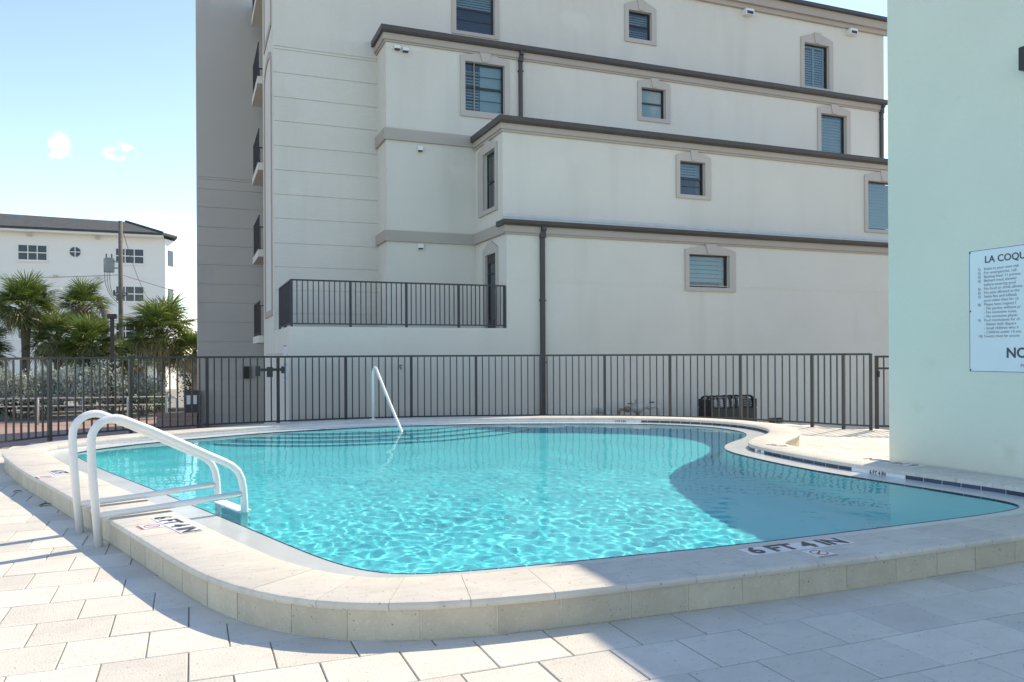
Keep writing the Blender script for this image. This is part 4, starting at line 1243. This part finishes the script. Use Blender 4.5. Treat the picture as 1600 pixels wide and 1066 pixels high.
for dx in (-.13, .13):
    b = BM(); box(b, dx - .09, dx + .09, -.08, -.001, -.09, .05); build('cover', b, 'metal_dark', o, bevel=.01)
for z, sz, lb, m_ in ((1.62, (.34, .30), 'white notice with dark border on the terrace corner wall', 'marker_white'), (1.12, (.34, .42), 'bluish notice plate on the terrace corner wall behind the fence', 'sign_plate')):
    o = thing('wall_notice', lb, 'sign', (2.04, 19.55, z))
    b = BM(); box(b, -.012, -.001, -sz[0], sz[0], -sz[1] / 2, sz[1] / 2); build('plate', b, m_, o)
    b = BM(); box(b, -.015, -.012, -sz[0], sz[0], sz[1] / 2 - .03, sz[1] / 2)
    if z < 1.5:
        box(b, -.015, -.012, -.15, .15, -.05, .1); box(b, -.015, -.012, -.2, .2, -.14, -.11)
    build('print', b, 'sign_ink_soft', o)
o = thing('hose_bib', 'small brass hose tap on the wall right of the step handrail', 'tap', (4.62, YA, 1.23))
b = BM(); tube(b, [(0, 0, 0), (0, -.10, 0), (0, -.13, -.05)], .018, 8); build('spout', b, 'brass', o, smooth=True)
b = BM(); tube(b, [(-.05, -.07, .05), (.05, -.07, .05)], .012, 8); tube(b, [(0, -.07, 0), (0, -.07, .05)], .01, 8); build('handle', b, 'brass', o)
# gate closer on the fence near the grey wing
o = thing('fence_latch', 'black latch bracket fixed to the fence before the condominium corner', 'latch', (1.55, 18.02, 1.20))
b = BM(); box(b, -.30, -.20, -.03, .03, -.12, .10); box(b, -.20, .28, -.02, .02, -.01, .05); box(b, -.06, .06, -.045, .045, -.14, .08); box(b, .24, .30, -.03, .03, -.06, .09); build('bracket', b, 'metal_dark', o)

# pipes and backflow valve by the wall
o = thing('backflow_valve', 'pale backflow valve with brass fittings and pipe arch at the foot of the wall', 'valve', (11.0, 18.3, GRADE))
def vt(name, pts, r, mat, seg=10, radii=None):
    b = BM(); tube(b, pts, r, seg, radii=radii); return build(name, b, mat, o, smooth=True)
vt('pipe', arc_path([(.55, 0, 0), (.55, 0, 1.02), (.0, 0, 1.02), (-.38, 0, .96)], 6, .16), .045, 'metal_pale')
vt('valve_body', [(-.28, 0, .98), (-.2, 0, .98), (-.1, 0, 1.0), (.0, 0, 1.0), (.1, 0, 1.0)], .1, 'metal_pale', 14, [.06, .12, .16, .12, .06])
vt('dome', [(-.1, 0, 1.08), (-.1, 0, 1.20), (-.1, 0, 1.24)], .1, 'metal_pale', 14, [.10, .08, .03])
vt('relief_port', [(-.1, 0, .9), (-.1, 0, .70), (-.12, 0, .55)], .06, 'brass', 10)
vt('valve_body', [(-.50, 0, .97), (-.40, 0, .97), (-.32, 0, .97)], .07, 'brass', 12, [.05, .09, .05])
vt('valve_body', [(.16, 0, 1.02), (.26, 0, 1.02), (.36, 0, 1.02)], .07, 'metal_pale', 12, [.05, .085, .05])
vt('handle', [(-.44, -.08, 1.12), (-.30, -.08, 1.12)], .015, 'metal_dark', 8)
vt('handle', [(.20, -.08, 1.14), (.36, -.08, 1.14)], .015, 'metal_dark', 8)
vt('pipe', [(-.5, 0, .97), (-.62, 0, .97), (-.66, 0, .9), (-.66, 0, .0)], .04, 'brass')
o = thing('vent_pipe', 'short white elbow pipe at the wall left of the backflow valve', 'pipe', (9.95, 18.45, GRADE))
b = BM(); tube(b, arc_path([(.0, .3, .93), (.12, 0, .93), (.2, 0, .05)], 8, .3), .075, 12); build('elbow', b, 'metal_pale', o, smooth=True)

# black louvred equipment cover behind the fence
o = thing('equipment_cover', 'black equipment cover with rounded ribbed top standing by the wall', 'equipment cover', (13.2, 17.55, GRADE))
b = BM(); box(b, -.74, .74, -.30, .30, 0, 1.0); build('cabinet', b, 'black_cover', o, bevel=.04)
def arch_rib(x, w, mat, name, r=.30, h=.32):
    b = BM(); n_ = 12
    pts = [(-r, 0)] + [(-r * math.cos(math.pi * k / n_), h * math.sin(math.pi * k / n_) ** .55) for k in range(1, n_)] + [(r, 0)]
    inn = [(p[0] * .88, p[1] * .88 - .01) for p in pts]
    for k in range(len(pts) - 1): prism(b, [(pts[k][0], 1.0 + pts[k][1]), (pts[k + 1][0], 1.0 + pts[k + 1][1]), (inn[k + 1][0], 1.0 + inn[k + 1][1]), (inn[k][0], 1.0 + inn[k][1])], x - w / 2, x + w / 2, 'X')
    build(name, b, mat, o)
for x in np.linspace(-.66, .66, 8): arch_rib(float(x), .05, 'black_cover', 'rib')
for k in range(6):
    zz = 1.03 + k * .045; yy = .27 * math.sqrt(max(0, 1 - (k * .045 / .32) ** 2)) 
    b = BM(); box(b, -.58, -.06, -yy, -yy + .03, zz, zz + .022); box(b, .06, .58, -yy, -yy + .03, zz, zz + .022); build('louvre', b, 'louvre_grey', o)
b = BM()
for x in (-.74, .70): box(b, x, x + .04, -.28, .28, 1.0, 1.22)
build('end_panel', b, 'black_cover', o, bevel=.01)

# ------------------------------------------------------------------ white building far left
wb = thing('white_apartment_building', 'white four storey apartment building with a dark shingle roof at far left', 'building', (-6, 62, GRADE))
WL = wb.location
def wpart(name, boxes, mat, parent=None):
    b = BM()
    for x0, x1, y0, y1, z0, z1 in boxes: box(b, x0 - WL.x, x1 - WL.x, y0 - WL.y, y1 - WL.y, z0 - WL.z, z1 - WL.z)
    return build(name, b, mat, parent or wb)
b = BM(); prism(b, [(x - WL.x, y - WL.y) for x, y in ((-30, 62), (-1.80, 62), (-1.15, 63.4), (-1.5, 64.8), (-4.2, 74), (-30, 74))], GRADE - WL.z, 9.88 - WL.z); build('wall', b, 'stucco_white', wb)
wpart('floor_band', [(-30, -1.85, 61.96, 62, 6.98, 7.10)], 'stucco_white'); wpart('floor_band', [(-30, -1.85, 61.96, 62, 4.28, 4.38)], 'stucco_white')
wpart('soffit', [(-30.6, -4.2, 61.3, 74.5, 9.88, 10.02), (-4.199, -1.9, 61.3, 64.5, 9.88, 10.02)], 'stucco_white')
b = BM()
ev = [(-30.8, 61.2), (-1.95, 61.2), (-1.0, 62.6), (-1.25, 64.6), (-4.0, 74.8), (-30.8, 74.8)]
lo = [b.verts.new((x - WL.x, y - WL.y, 10.03 - WL.z)) for x, y in ev]; hi2 = [b.verts.new((x - WL.x, y - WL.y, 10.17 - WL.z)) for x, y in ev]
r0 = b.verts.new((-26 - WL.x, 68 - WL.y, 12.2 - WL.z)); r1 = b.verts.new((-4.6 - WL.x, 66.0 - WL.y, 11.55 - WL.z))
for k in range(6): b.faces.new((lo[k], lo[(k + 1) % 6], hi2[(k + 1) % 6], hi2[k]))
b.faces.new((hi2[0], hi2[1], r1, r0)); b.faces.new((hi2[1], hi2[2], r1)); b.faces.new((hi2[2], hi2[3], r1)); b.faces.new((hi2[3], hi2[4], r1)); b.faces.new((hi2[4], hi2[5], r0, r1)); b.faces.new((hi2[5], hi2[0], r0)); b.faces.new(lo[::-1])
rf = build('roof', b, 'shingle', wb)
b = BM(); tube(b, [(-4.6 - WL.x, 66.0 - WL.y, 11.58 - WL.z), (-1.95 - WL.x, 61.2 - WL.y, 10.2 - WL.z)], .09, 6); build('hip_cap', b, 'shingle', rf)
def far_window(x0, x1, z0, z1, nx_=3, y=62.0):
    w_ = wpart('window', [(x0 - .06, x1 + .06, y - .05, y - .002, z0 - .06, z0), (x0 - .06, x1 + .06, y - .05, y - .002, z1, z1 + .06), (x0 - .06, x0, y - .05, y - .002, z0, z1), (x1, x1 + .06, y - .05, y - .002, z0, z1), (x0 - .12, x1 + .12, y - .09, y - .002, z0 - .16, z0 - .061)], 'stucco_white')
    wpart('pane', [(x0, x1, y - .02, y - .002, z0, z1)], 'far_pane', w_)
    bars = [(x0, x1, y - .045, y - .021, (z0 + z1) / 2 - .035, (z0 + z1) / 2 + .035)]
    for k in range(1, nx_):
        xx = x0 + (x1 - x0) * k / nx_; bars.append((xx - .03, xx + .03, y - .048, y - .021, z0, z1))
    wpart('muntin', bars, 'stucco_white', w_)
for x0, x1 in ((-10.84, -9.19), (-4.95, -3.22), (-17.5, -15.9), (-24, -22.3)):
    for z0, z1 in ((8.05, 9.02), (5.38, 6.38), (2.75, 3.78)): far_window(x0, x1, z0, z1)
w_ = BM(); tube(w_, [(-7.47 - WL.x, -.06, 8.68 - WL.z), (-7.47 - WL.x, -.002, 8.68 - WL.z)], .40, 24); w_ = build('round_window', w_, 'stucco_white', wb)
b = BM(); tube(b, [(-7.47 - WL.x, -.075, 8.68 - WL.z), (-7.47 - WL.x, -.061, 8.68 - WL.z)], .34, 24); build('pane', b, 'far_pane', w_)
wpart('muntin', [(-7.81, -7.13, 61.91, 61.924, 8.655, 8.705), (-7.495, -7.445, 61.905, 61.924, 8.34, 9.02)], 'stucco_white', w_)
# narrow windows on the angled bay
for z0, z1 in ((8.0, 9.1), (5.25, 6.35)):
    b = BM(); tvec = Vector((.65, 1.4, 0)).normalized(); nv = Vector((tvec.y, -tvec.x, 0)); c = Vector((-1.475 - WL.x, 62.7 - WL.y, 0))
    q = [c - tvec * .38, c + tvec * .38]
    vs = [b.verts.new((*(p + nv * off)[:2], z - WL.z)) for off in (-.02, .02) for z in (z0, z1) for p in q]
    for f in ((4, 5, 7, 6), (0, 2, 3, 1), (0, 1, 5, 4), (2, 6, 7, 3), (0, 4, 6, 2), (1, 3, 7, 5)): b.faces.new([vs[i] for i in f])
    build('window', b, 'far_pane', wb)
for x, z, dz in ((-6.08, 9.72, .16), (-8.66, 7.0, .12), (-6.09, 6.95, .12), (-10.2, 9.7, .12)):
    wpart('wall_lamp', [(x - .14, x + .14, 61.8, 61.96, z - dz / 2, z + dz / 2)], 'metal_pale')

# ------------------------------------------------------------------ utility pole, wires, lamp post
up = thing('utility_pole', 'weathered wooden utility pole carrying a grey transformer', 'utility pole', (-3.34, 44.4, GRADE))
b = BM(); tube(b, [(0, 0, 0), (0, 0, 9.2)], .14, 12, radii=[.13, .10]); build('pole', b, 'pole_wood', up, smooth=True)
b = BM(); tube(b, [(-.52, -.02, 6.60), (-.52, -.02, 6.63), (-.52, -.02, 7.26), (-.52, -.02, 7.32)], .26, 16, radii=[.22, .25, .25, .2])
tr_ = build('transformer', b, 'transformer', up)
for dx in (-.12, .12):
    b = BM(); tube(b, [(-.52 + dx, -.02, 7.30), (-.52 + dx, -.02, 7.52)], .035, 8); build('bushing', b, 'wire', tr_)
b = BM(); box(b, -.30, 0, -.05, .05, 6.80, 6.86); box(b, -.30, 0, -.05, .05, 7.12, 7.18); build('bracket', b, 'transformer', up)
b = BM()
for z in (5.55, 5.45): box(b, -.28, .24, -.04, .04, z, z + .06)
for x in (-.30, .28): tube(b, [(x, 0, 5.45), (x, 0, 5.72)], .05, 8)
build('insulator_bracket', b, 'wire', up)
for k in range(3):
    b = BM(); P0_, P1_, P2_ = Vector((-.62 + k * .1, -.2, 7.3)), Vector((-.95 + k * .15, -.2, 5.6 - k * .2)), Vector((0, -.1, 5.0 + k * .2))
    tube(b, [P0_ * (1 - t) ** 2 + P1_ * 2 * t * (1 - t) + P2_ * t * t for t in np.linspace(0, 1, 14)], .014, 5); build('drop_cable', b, 'wire', up)
for A, C, sag, lb in (((-3.3, 44.4, 5.6), (14.0, 50.0, 2.4), .5, 'dark wire sloping down to the right from the utility pole'), ((-3.3, 44.4, 5.6), (-40, 46.0, 5.6), .7, 'faint wire running left from the utility pole'),
                      ((-3.3, 44.4, 8.1), (-2.4, 60, 5.0), .8, 'thin wire dropping from the pole top to the white building')):
    A, C = Vector(A), Vector(C)
    w_ = thing('power_line', lb, 'wire', A)
    b = BM(); tube(b, [(A.lerp(C, t) - Vector((0, 0, sag * 4 * t * (1 - t)))) - A for t in np.linspace(0, 1, 24)], .014, 5); build('wire', b, 'wire', w_)
lp = thing('lamp_post', 'black square lamp post with a boxy head standing among the palms', 'lamp post', (-2.9, 34.5, GRADE))
b = BM(); box(b, -.07, .07, -.07, .07, 0, 3.88); build('post', b, 'metal_dark', lp)
b = BM(); box(b, -.17, .17, -.17, .17, 3.88, 4.06); build('lamp_head', b, 'metal_dark', lp, bevel=.02)
sp = thing('timber_post', 'short weathered timber post beside the lamp post', 'post', (-3.65, 40.2, GRADE))
b = BM(); tube(b, [(0, 0, 0), (0, 0, 4.5)], .15, 10); build('post', b, 'pole_wood', sp, smooth=True)

# ------------------------------------------------------------------ palms
def frond_mesh(name, seed, mat, droop=0.5, size=0.82):
    r_ = random.Random(seed); b = BM()
    # petiole along +X then fan of folded leaflets
    pl = 0.72
    def leaf(origin, d_, L, w, dr):
        side = d_.cross(Vector((0, 0, 1)));
        if side.length < .1: side = Vector((0, 1, 0))
        side.normalize(); n_ = 4; prev = None
        for k in range(n_ + 1):
            t = k / n_
            c = origin + d_ * (L * t) + Vector((0, 0, -dr * L * t * t))
            ww = w * (0.55 + 0.9 * t) * (1 - t) ** .55 if t < 1 else 0.0
            ww = max(ww, .002)
            up_ = Vector((0, 0, ww * .45))
            cur = (b.verts.new(c + side * ww + up_), b.verts.new(c), b.verts.new(c - side * ww + up_))
            if prev:
                b.faces.new((prev[0], prev[1], cur[1], cur[0])); b.faces.new((prev[1], prev[2], cur[2], cur[1]))
            prev = cur
    tube(b, [(0, 0, 0), (pl * .5, 0, .03), (pl, 0, 0)], .012, 4)
    n_ = 25
    for k in range(n_):
        a = R(-112 + 224 * k / (n_ - 1)) + r_.uniform(-.05, .05)
        o_ = Vector((pl + .16 * math.cos(a) * .2, .04 * math.sin(a), 0))
        lift = 0.34 * abs(math.sin(a)) + r_.uniform(-.07, .07)
        d_ = Vector((math.cos(a), math.sin(a), lift)).normalized()
        L = size * (0.80 + .28 * math.cos(a * .6)) * r_.uniform(.82, 1.06)
        leaf(o_, d_, L, .023, droop * r_.uniform(.5, 1.4))
    fixm = bpy.data.meshes.new(name); b.to_mesh(fixm); b.free(); fixm.materials.append(M[mat]); return fixm
FR = {m_: [frond_mesh('frond', 10 * i + j, m_, dr, sz) for j in range(4)] for i, (m_, dr, sz) in enumerate((('frond', .50, .58), ('frond_young', .32, .60), ('frond_dry', 1.1, .52)))}
def palm(x, y, h, rad, label, young=.25, dry=.2, n_=58, lean=(0, 0), seed=0, skirt=128):
    r_ = random.Random(seed)
    t = thing('palm_tree', label, 'palm tree', (x, y, GRADE), 'cabbage palms beyond the fence')
    b = BM(); pts = [(lean[0] * s, lean[1] * s, h * s) for s in (0, .3, .6, .85, 1.0)]
    tube(b, pts, .17, 12, radii=[.21, .17, .165, .19, .22])
    build('trunk', b, 'bark', t, smooth=True)
    b = BM()                                    # leaf boots at the crown shaft
    for k in range(26):
        a = r_.uniform(0, 6.28); z = h - r_.uniform(0.0, .9); rr_ = .18
        c = Vector((lean[0] + math.cos(a) * rr_, lean[1] + math.sin(a) * rr_, z)); o_ = Vector((math.cos(a), math.sin(a), .9)).normalized()
        tube(b, [c, c + o_ * r_.uniform(.2, .38)], .03, 4, radii=[.045, .015])
    build('leaf_boots', b, 'bark', t)
    top = Vector((lean[0], lean[1], h))
    for k in range(n_):
        f = (k + .5) / n_
        el = R(80) - f ** .95 * R(skirt)         # from upright in the centre to hanging at the skirt
        az = k * 2.399963 + r_.uniform(-.3, .3)
        if f < young: kind = 'frond_young' if r_.random() < .75 else 'frond'
        elif f > 1 - dry: kind = 'frond_dry' if r_.random() < .7 else 'frond'
        else: kind = 'frond' if r_.random() < .8 else 'frond_young'
        o = bpy.data.objects.new('frond', r_.choice(FR[kind])); COL.objects.link(o); o.parent = t
        s = rad / 1.28 * r_.uniform(.82, 1.12) * (0.85 if kind == 'frond_dry' else 1)
        rot = Matrix.Rotation(az, 4, 'Z') @ Matrix.Rotation(-el, 4, 'Y') @ Matrix.Rotation(r_.uniform(-.5, .5), 4, 'X')
        o.matrix_local = Matrix.Translation(top + Vector((0, 0, r_.uniform(-.25, .12)))) @ rot @ Matrix.Scale(s, 4)
palm(-6.60, 39.2, 4.45, 1.50, 'tall bright green palm left of the others with its bare trunk showing', .40, .25, 76, seed=1, skirt=118)
palm(-4.75, 42.0, 4.75, 1.40, 'palm seen behind, directly left of the timber post', .25, .30, 66, seed=2, skirt=128)
palm(-3.95, 37.4, 2.85, 1.45, 'low yellow green palm in front of the lamp post', .60, .2, 72, seed=3)
palm(-1.25, 37.0, 3.30, 1.75, 'broad palm with a drooping skirt beside the grey building wing', .25, .35, 84, seed=4, skirt=138)
palm(-8.10, 38.4, 2.70, 1.35, 'dark low palm at the left edge of the picture', .15, .3, 60, seed=5)
palm(-5.30, 38.6, 3.05, 1.45, 'palm with many pale dry fronds right of the tall bare trunk', .15, .50, 70, seed=6)
palm(-9.2, 41.5, 3.3, 1.4, 'low palm half hidden at the left edge behind the dark one', .2, .35, 50, seed=11)
palm(-2.75, 40.5, 2.2, 1.4, 'low dark palm behind the utility pole foot', .15, .35, 56, seed=12)
palm(0.10, 36.4, 2.5, 1.25, 'small palm tucked against the grey building wing', .3, .35, 56, seed=8)

# ------------------------------------------------------------------ shrubs: silver leaves, rails, street furniture
def shrub(x, y, w, dpt, h, mat, label, cat='shrub', n_=4200, seed=0, group=None, ls=.075, z0=GRADE):
    r_ = np.random.default_rng(seed); t = thing('shrub', label, cat, (x, y, z0), group)
    cl = r_.random((26, 3)); cl = np.stack([(cl[:, 0] - .5) * w * .85, (cl[:, 1] - .5) * dpt * .8, (.30 + .58 * cl[:, 2]) * h], 1)
    cr_ = r_.uniform(.14, .30, 26) * h
    b = BM()
    for k in range(n_):
        i = r_.integers(26); v = r_.normal(size=3); v /= np.linalg.norm(v); c = cl[i] + v * cr_[i] * r_.random() ** .35
        if c[2] < .05: c[2] = .05 + .1 * r_.random()
        u = r_.normal(size=3); u[2] = abs(u[2]) + .5; u /= np.linalg.norm(u); s_ = np.cross(u, r_.normal(size=3)); s_ /= np.linalg.norm(s_)
        L = ls * r_.uniform(1.1, 2.2); wd = ls * .42
        b.faces.new([b.verts.new(c - s_ * wd * .2), b.verts.new(c + u * L * .5 - s_ * wd), b.verts.new(c + u * L), b.verts.new(c + u * L * .5 + s_ * wd)])
    build('foliage', b, mat, t, recalc=False)
    b = BM()
    for k in range(7):
        e = cl[k]; tube(b, [(e[0] * .2, e[1] * .2, 0), (e[0] * .6, e[1] * .6, e[2] * .55), tuple(e)], .03, 5, radii=[.04, .025, .01])
    build('branches', b, 'bark', t)
gsh = 'silver leaved shrubs in a row behind the pipe rail'
shrub(-7.4, 35.2, 2.6, 1.6, 2.0, 'silver_leaf', 'silver leaved shrub at the left end of the row', seed=1, group=gsh)
shrub(-5.4, 35.4, 2.0, 1.5, 1.9, 'silver_leaf', 'silver leaved shrub below the tall palm trunk', seed=2, group=gsh)
shrub(-3.7, 35.0, 2.3, 1.6, 2.15, 'silver_leaf', 'tallest silver leaved shrub in front of the lamp post foot', seed=3, group=gsh)
shrub(-1.9, 35.6, 1.8, 1.4, 1.6, 'silver_leaf', 'small silver leaved shrub at the right end of the row', seed=4, n_=1800, group=gsh)
shrub(-6.5, 36.6, 3.4, 1.2, 1.1, 'green_leaf', 'low dark green shrub under the tall palm', seed=5, n_=2200)
shrub(-2.9, 37.0, 3.2, 1.2, 1.3, 'green_leaf', 'low dark green shrub behind the lamp post', seed=6, n_=2200)
shrub(0.6, 38.5, 2.4, 1.5, 2.4, 'green_leaf', 'dark green bush beside the grey building wing', seed=7, n_=2200)
shrub(-11.5, 37.5, 4.0, 2.0, 3.0, 'green_leaf', 'tall green bush beyond the left edge of the fence', seed=8, n_=3000)
shrub(-1.2, 33.6, .7, .6, .95, 'green_leaf', 'small round dark shrub at the right end of the pipe rail', seed=9, n_=900, ls=.04)

pr = thing('pipe_rail', 'pale two bar pipe rail in front of the silver shrubs', 'railing', (-3.5, 32.6, GRADE))
A, C = (-9.5 + 3.5, .9), (2.6, -1.0)
for z in (.94, .66):
    b = BM(); tube(b, [(A[0], A[1], z), (C[0], C[1], z)], .021, 8); build('rail_bar', b, 'metal_pale', pr, smooth=True)
for f in (0, .17, .34, .51, .68, .85, 1.0):
    b = BM(); tube(b, [(A[0] + (C[0] - A[0]) * f, A[1] + (C[1] - A[1]) * f, z) for z in (0, .96)], .035, 8); build('rail_post', b, 'metal_pale', pr, smooth=True)
b = BM(); tube(b, arc_path([(C[0], C[1], .94), (C[0] + .35, C[1] - .1, .94), (C[0] + .35, C[1] - .1, 0)], 8, .3), .035, 8); build('rail_end', b, 'metal_pale', pr, smooth=True)
ub = thing('utility_cabinet', 'dark grey cabinet with two white labels beside the grey building wing', 'cabinet', (-.03, 29.0, GRADE))
b = BM(); box(b, -.26, .26, -.15, .15, .40, 1.26); build('cabinet', b, 'gutter', ub, bevel=.01)
for x in (-.11, .09):
    b = BM(); box(b, x - .06, x + .06, -.154, -.151, .80, 1.10); build('paper_label', b, 'marker_white', ub)
b = BM(); box(b, -.2, -.14, -.05, .05, 0, .40); box(b, .14, .2, -.05, .05, 0, .40); build('leg', b, 'gutter', ub)
lw = thing('low_brick_wall', 'low brick steps against the foot of the grey building wing', 'brick steps', (-.5, 28.0, GRADE))
for k in range(4):
    b = BM(); box(b, -.62, .62, k * .28, 1.2, k * .13, (k + 1) * .13 - .004); build('step', b, 'brick', lw)
# parked car glimpsed through the palms
car = thing('parked_car', 'pale blue parked car glimpsed through the fence and palms', 'car', (-4.9, 43.4, GRADE))
b = BM()
prof = [(-2.1, .30), (-2.15, .62), (-2.0, .86), (-1.25, .95), (-.75, 1.36), (.75, 1.40), (1.45, .98), (2.05, .88), (2.15, .55), (2.1, .30)]
prism(b, prof, -.86, .86, 'Y'); build('body', b, 'car_paint', car, bevel=.06)
b = BM(); prism(b, [(-1.10, .96), (-.68, 1.30), (.68, 1.34), (1.25, .98)], -.875, .875, 'Y'); build('side_glass', b, 'far_pane', car)
for x in (-1.35, 1.35):
    for y in (-.80, .80):
        b = BM(); tube(b, [(x, y - .1, .33), (x, y + .1, .33)], .33, 18); wh = build('wheel', b, 'metal_dark', car)
        b = BM(); tube(b, [(x, y - .115, .33), (x, y - .1, .33)], .19, 14); build('rim', b, 'metal_pale', wh)
for x, y, lb, sx in ((-1.85, 10.47, 'dry brown leaf lying farther back on the shaded pavers', .045), (-1.42, 9.42, 'larger dry brown leaf on the shaded pavers by the coping', .06)):
    b = BM(); n_ = 7; top = []; bot = []
    vs = []
    for k in range(n_):
        t = k / (n_ - 1); ww = sx * .45 * math.sin(math.pi * t) ** .8 + .002
        vs.append([b.verts.new((sx * 2 * (t - .5), ww * s_, .004 + .008 * math.sin(math.pi * t) + .006 * abs(s_))) for s_ in (-1, 0, 1)])
    for p, q in zip(vs, vs[1:]):
        b.faces.new((p[0], p[1], q[1], q[0])); b.faces.new((p[1], p[2], q[2], q[1]))
    o = build('dry_leaf', b, 'dead_leaf'); o.location = (x, y, .002); o.rotation_euler = (0, 0, .5); tag(o, lb, 'leaf')
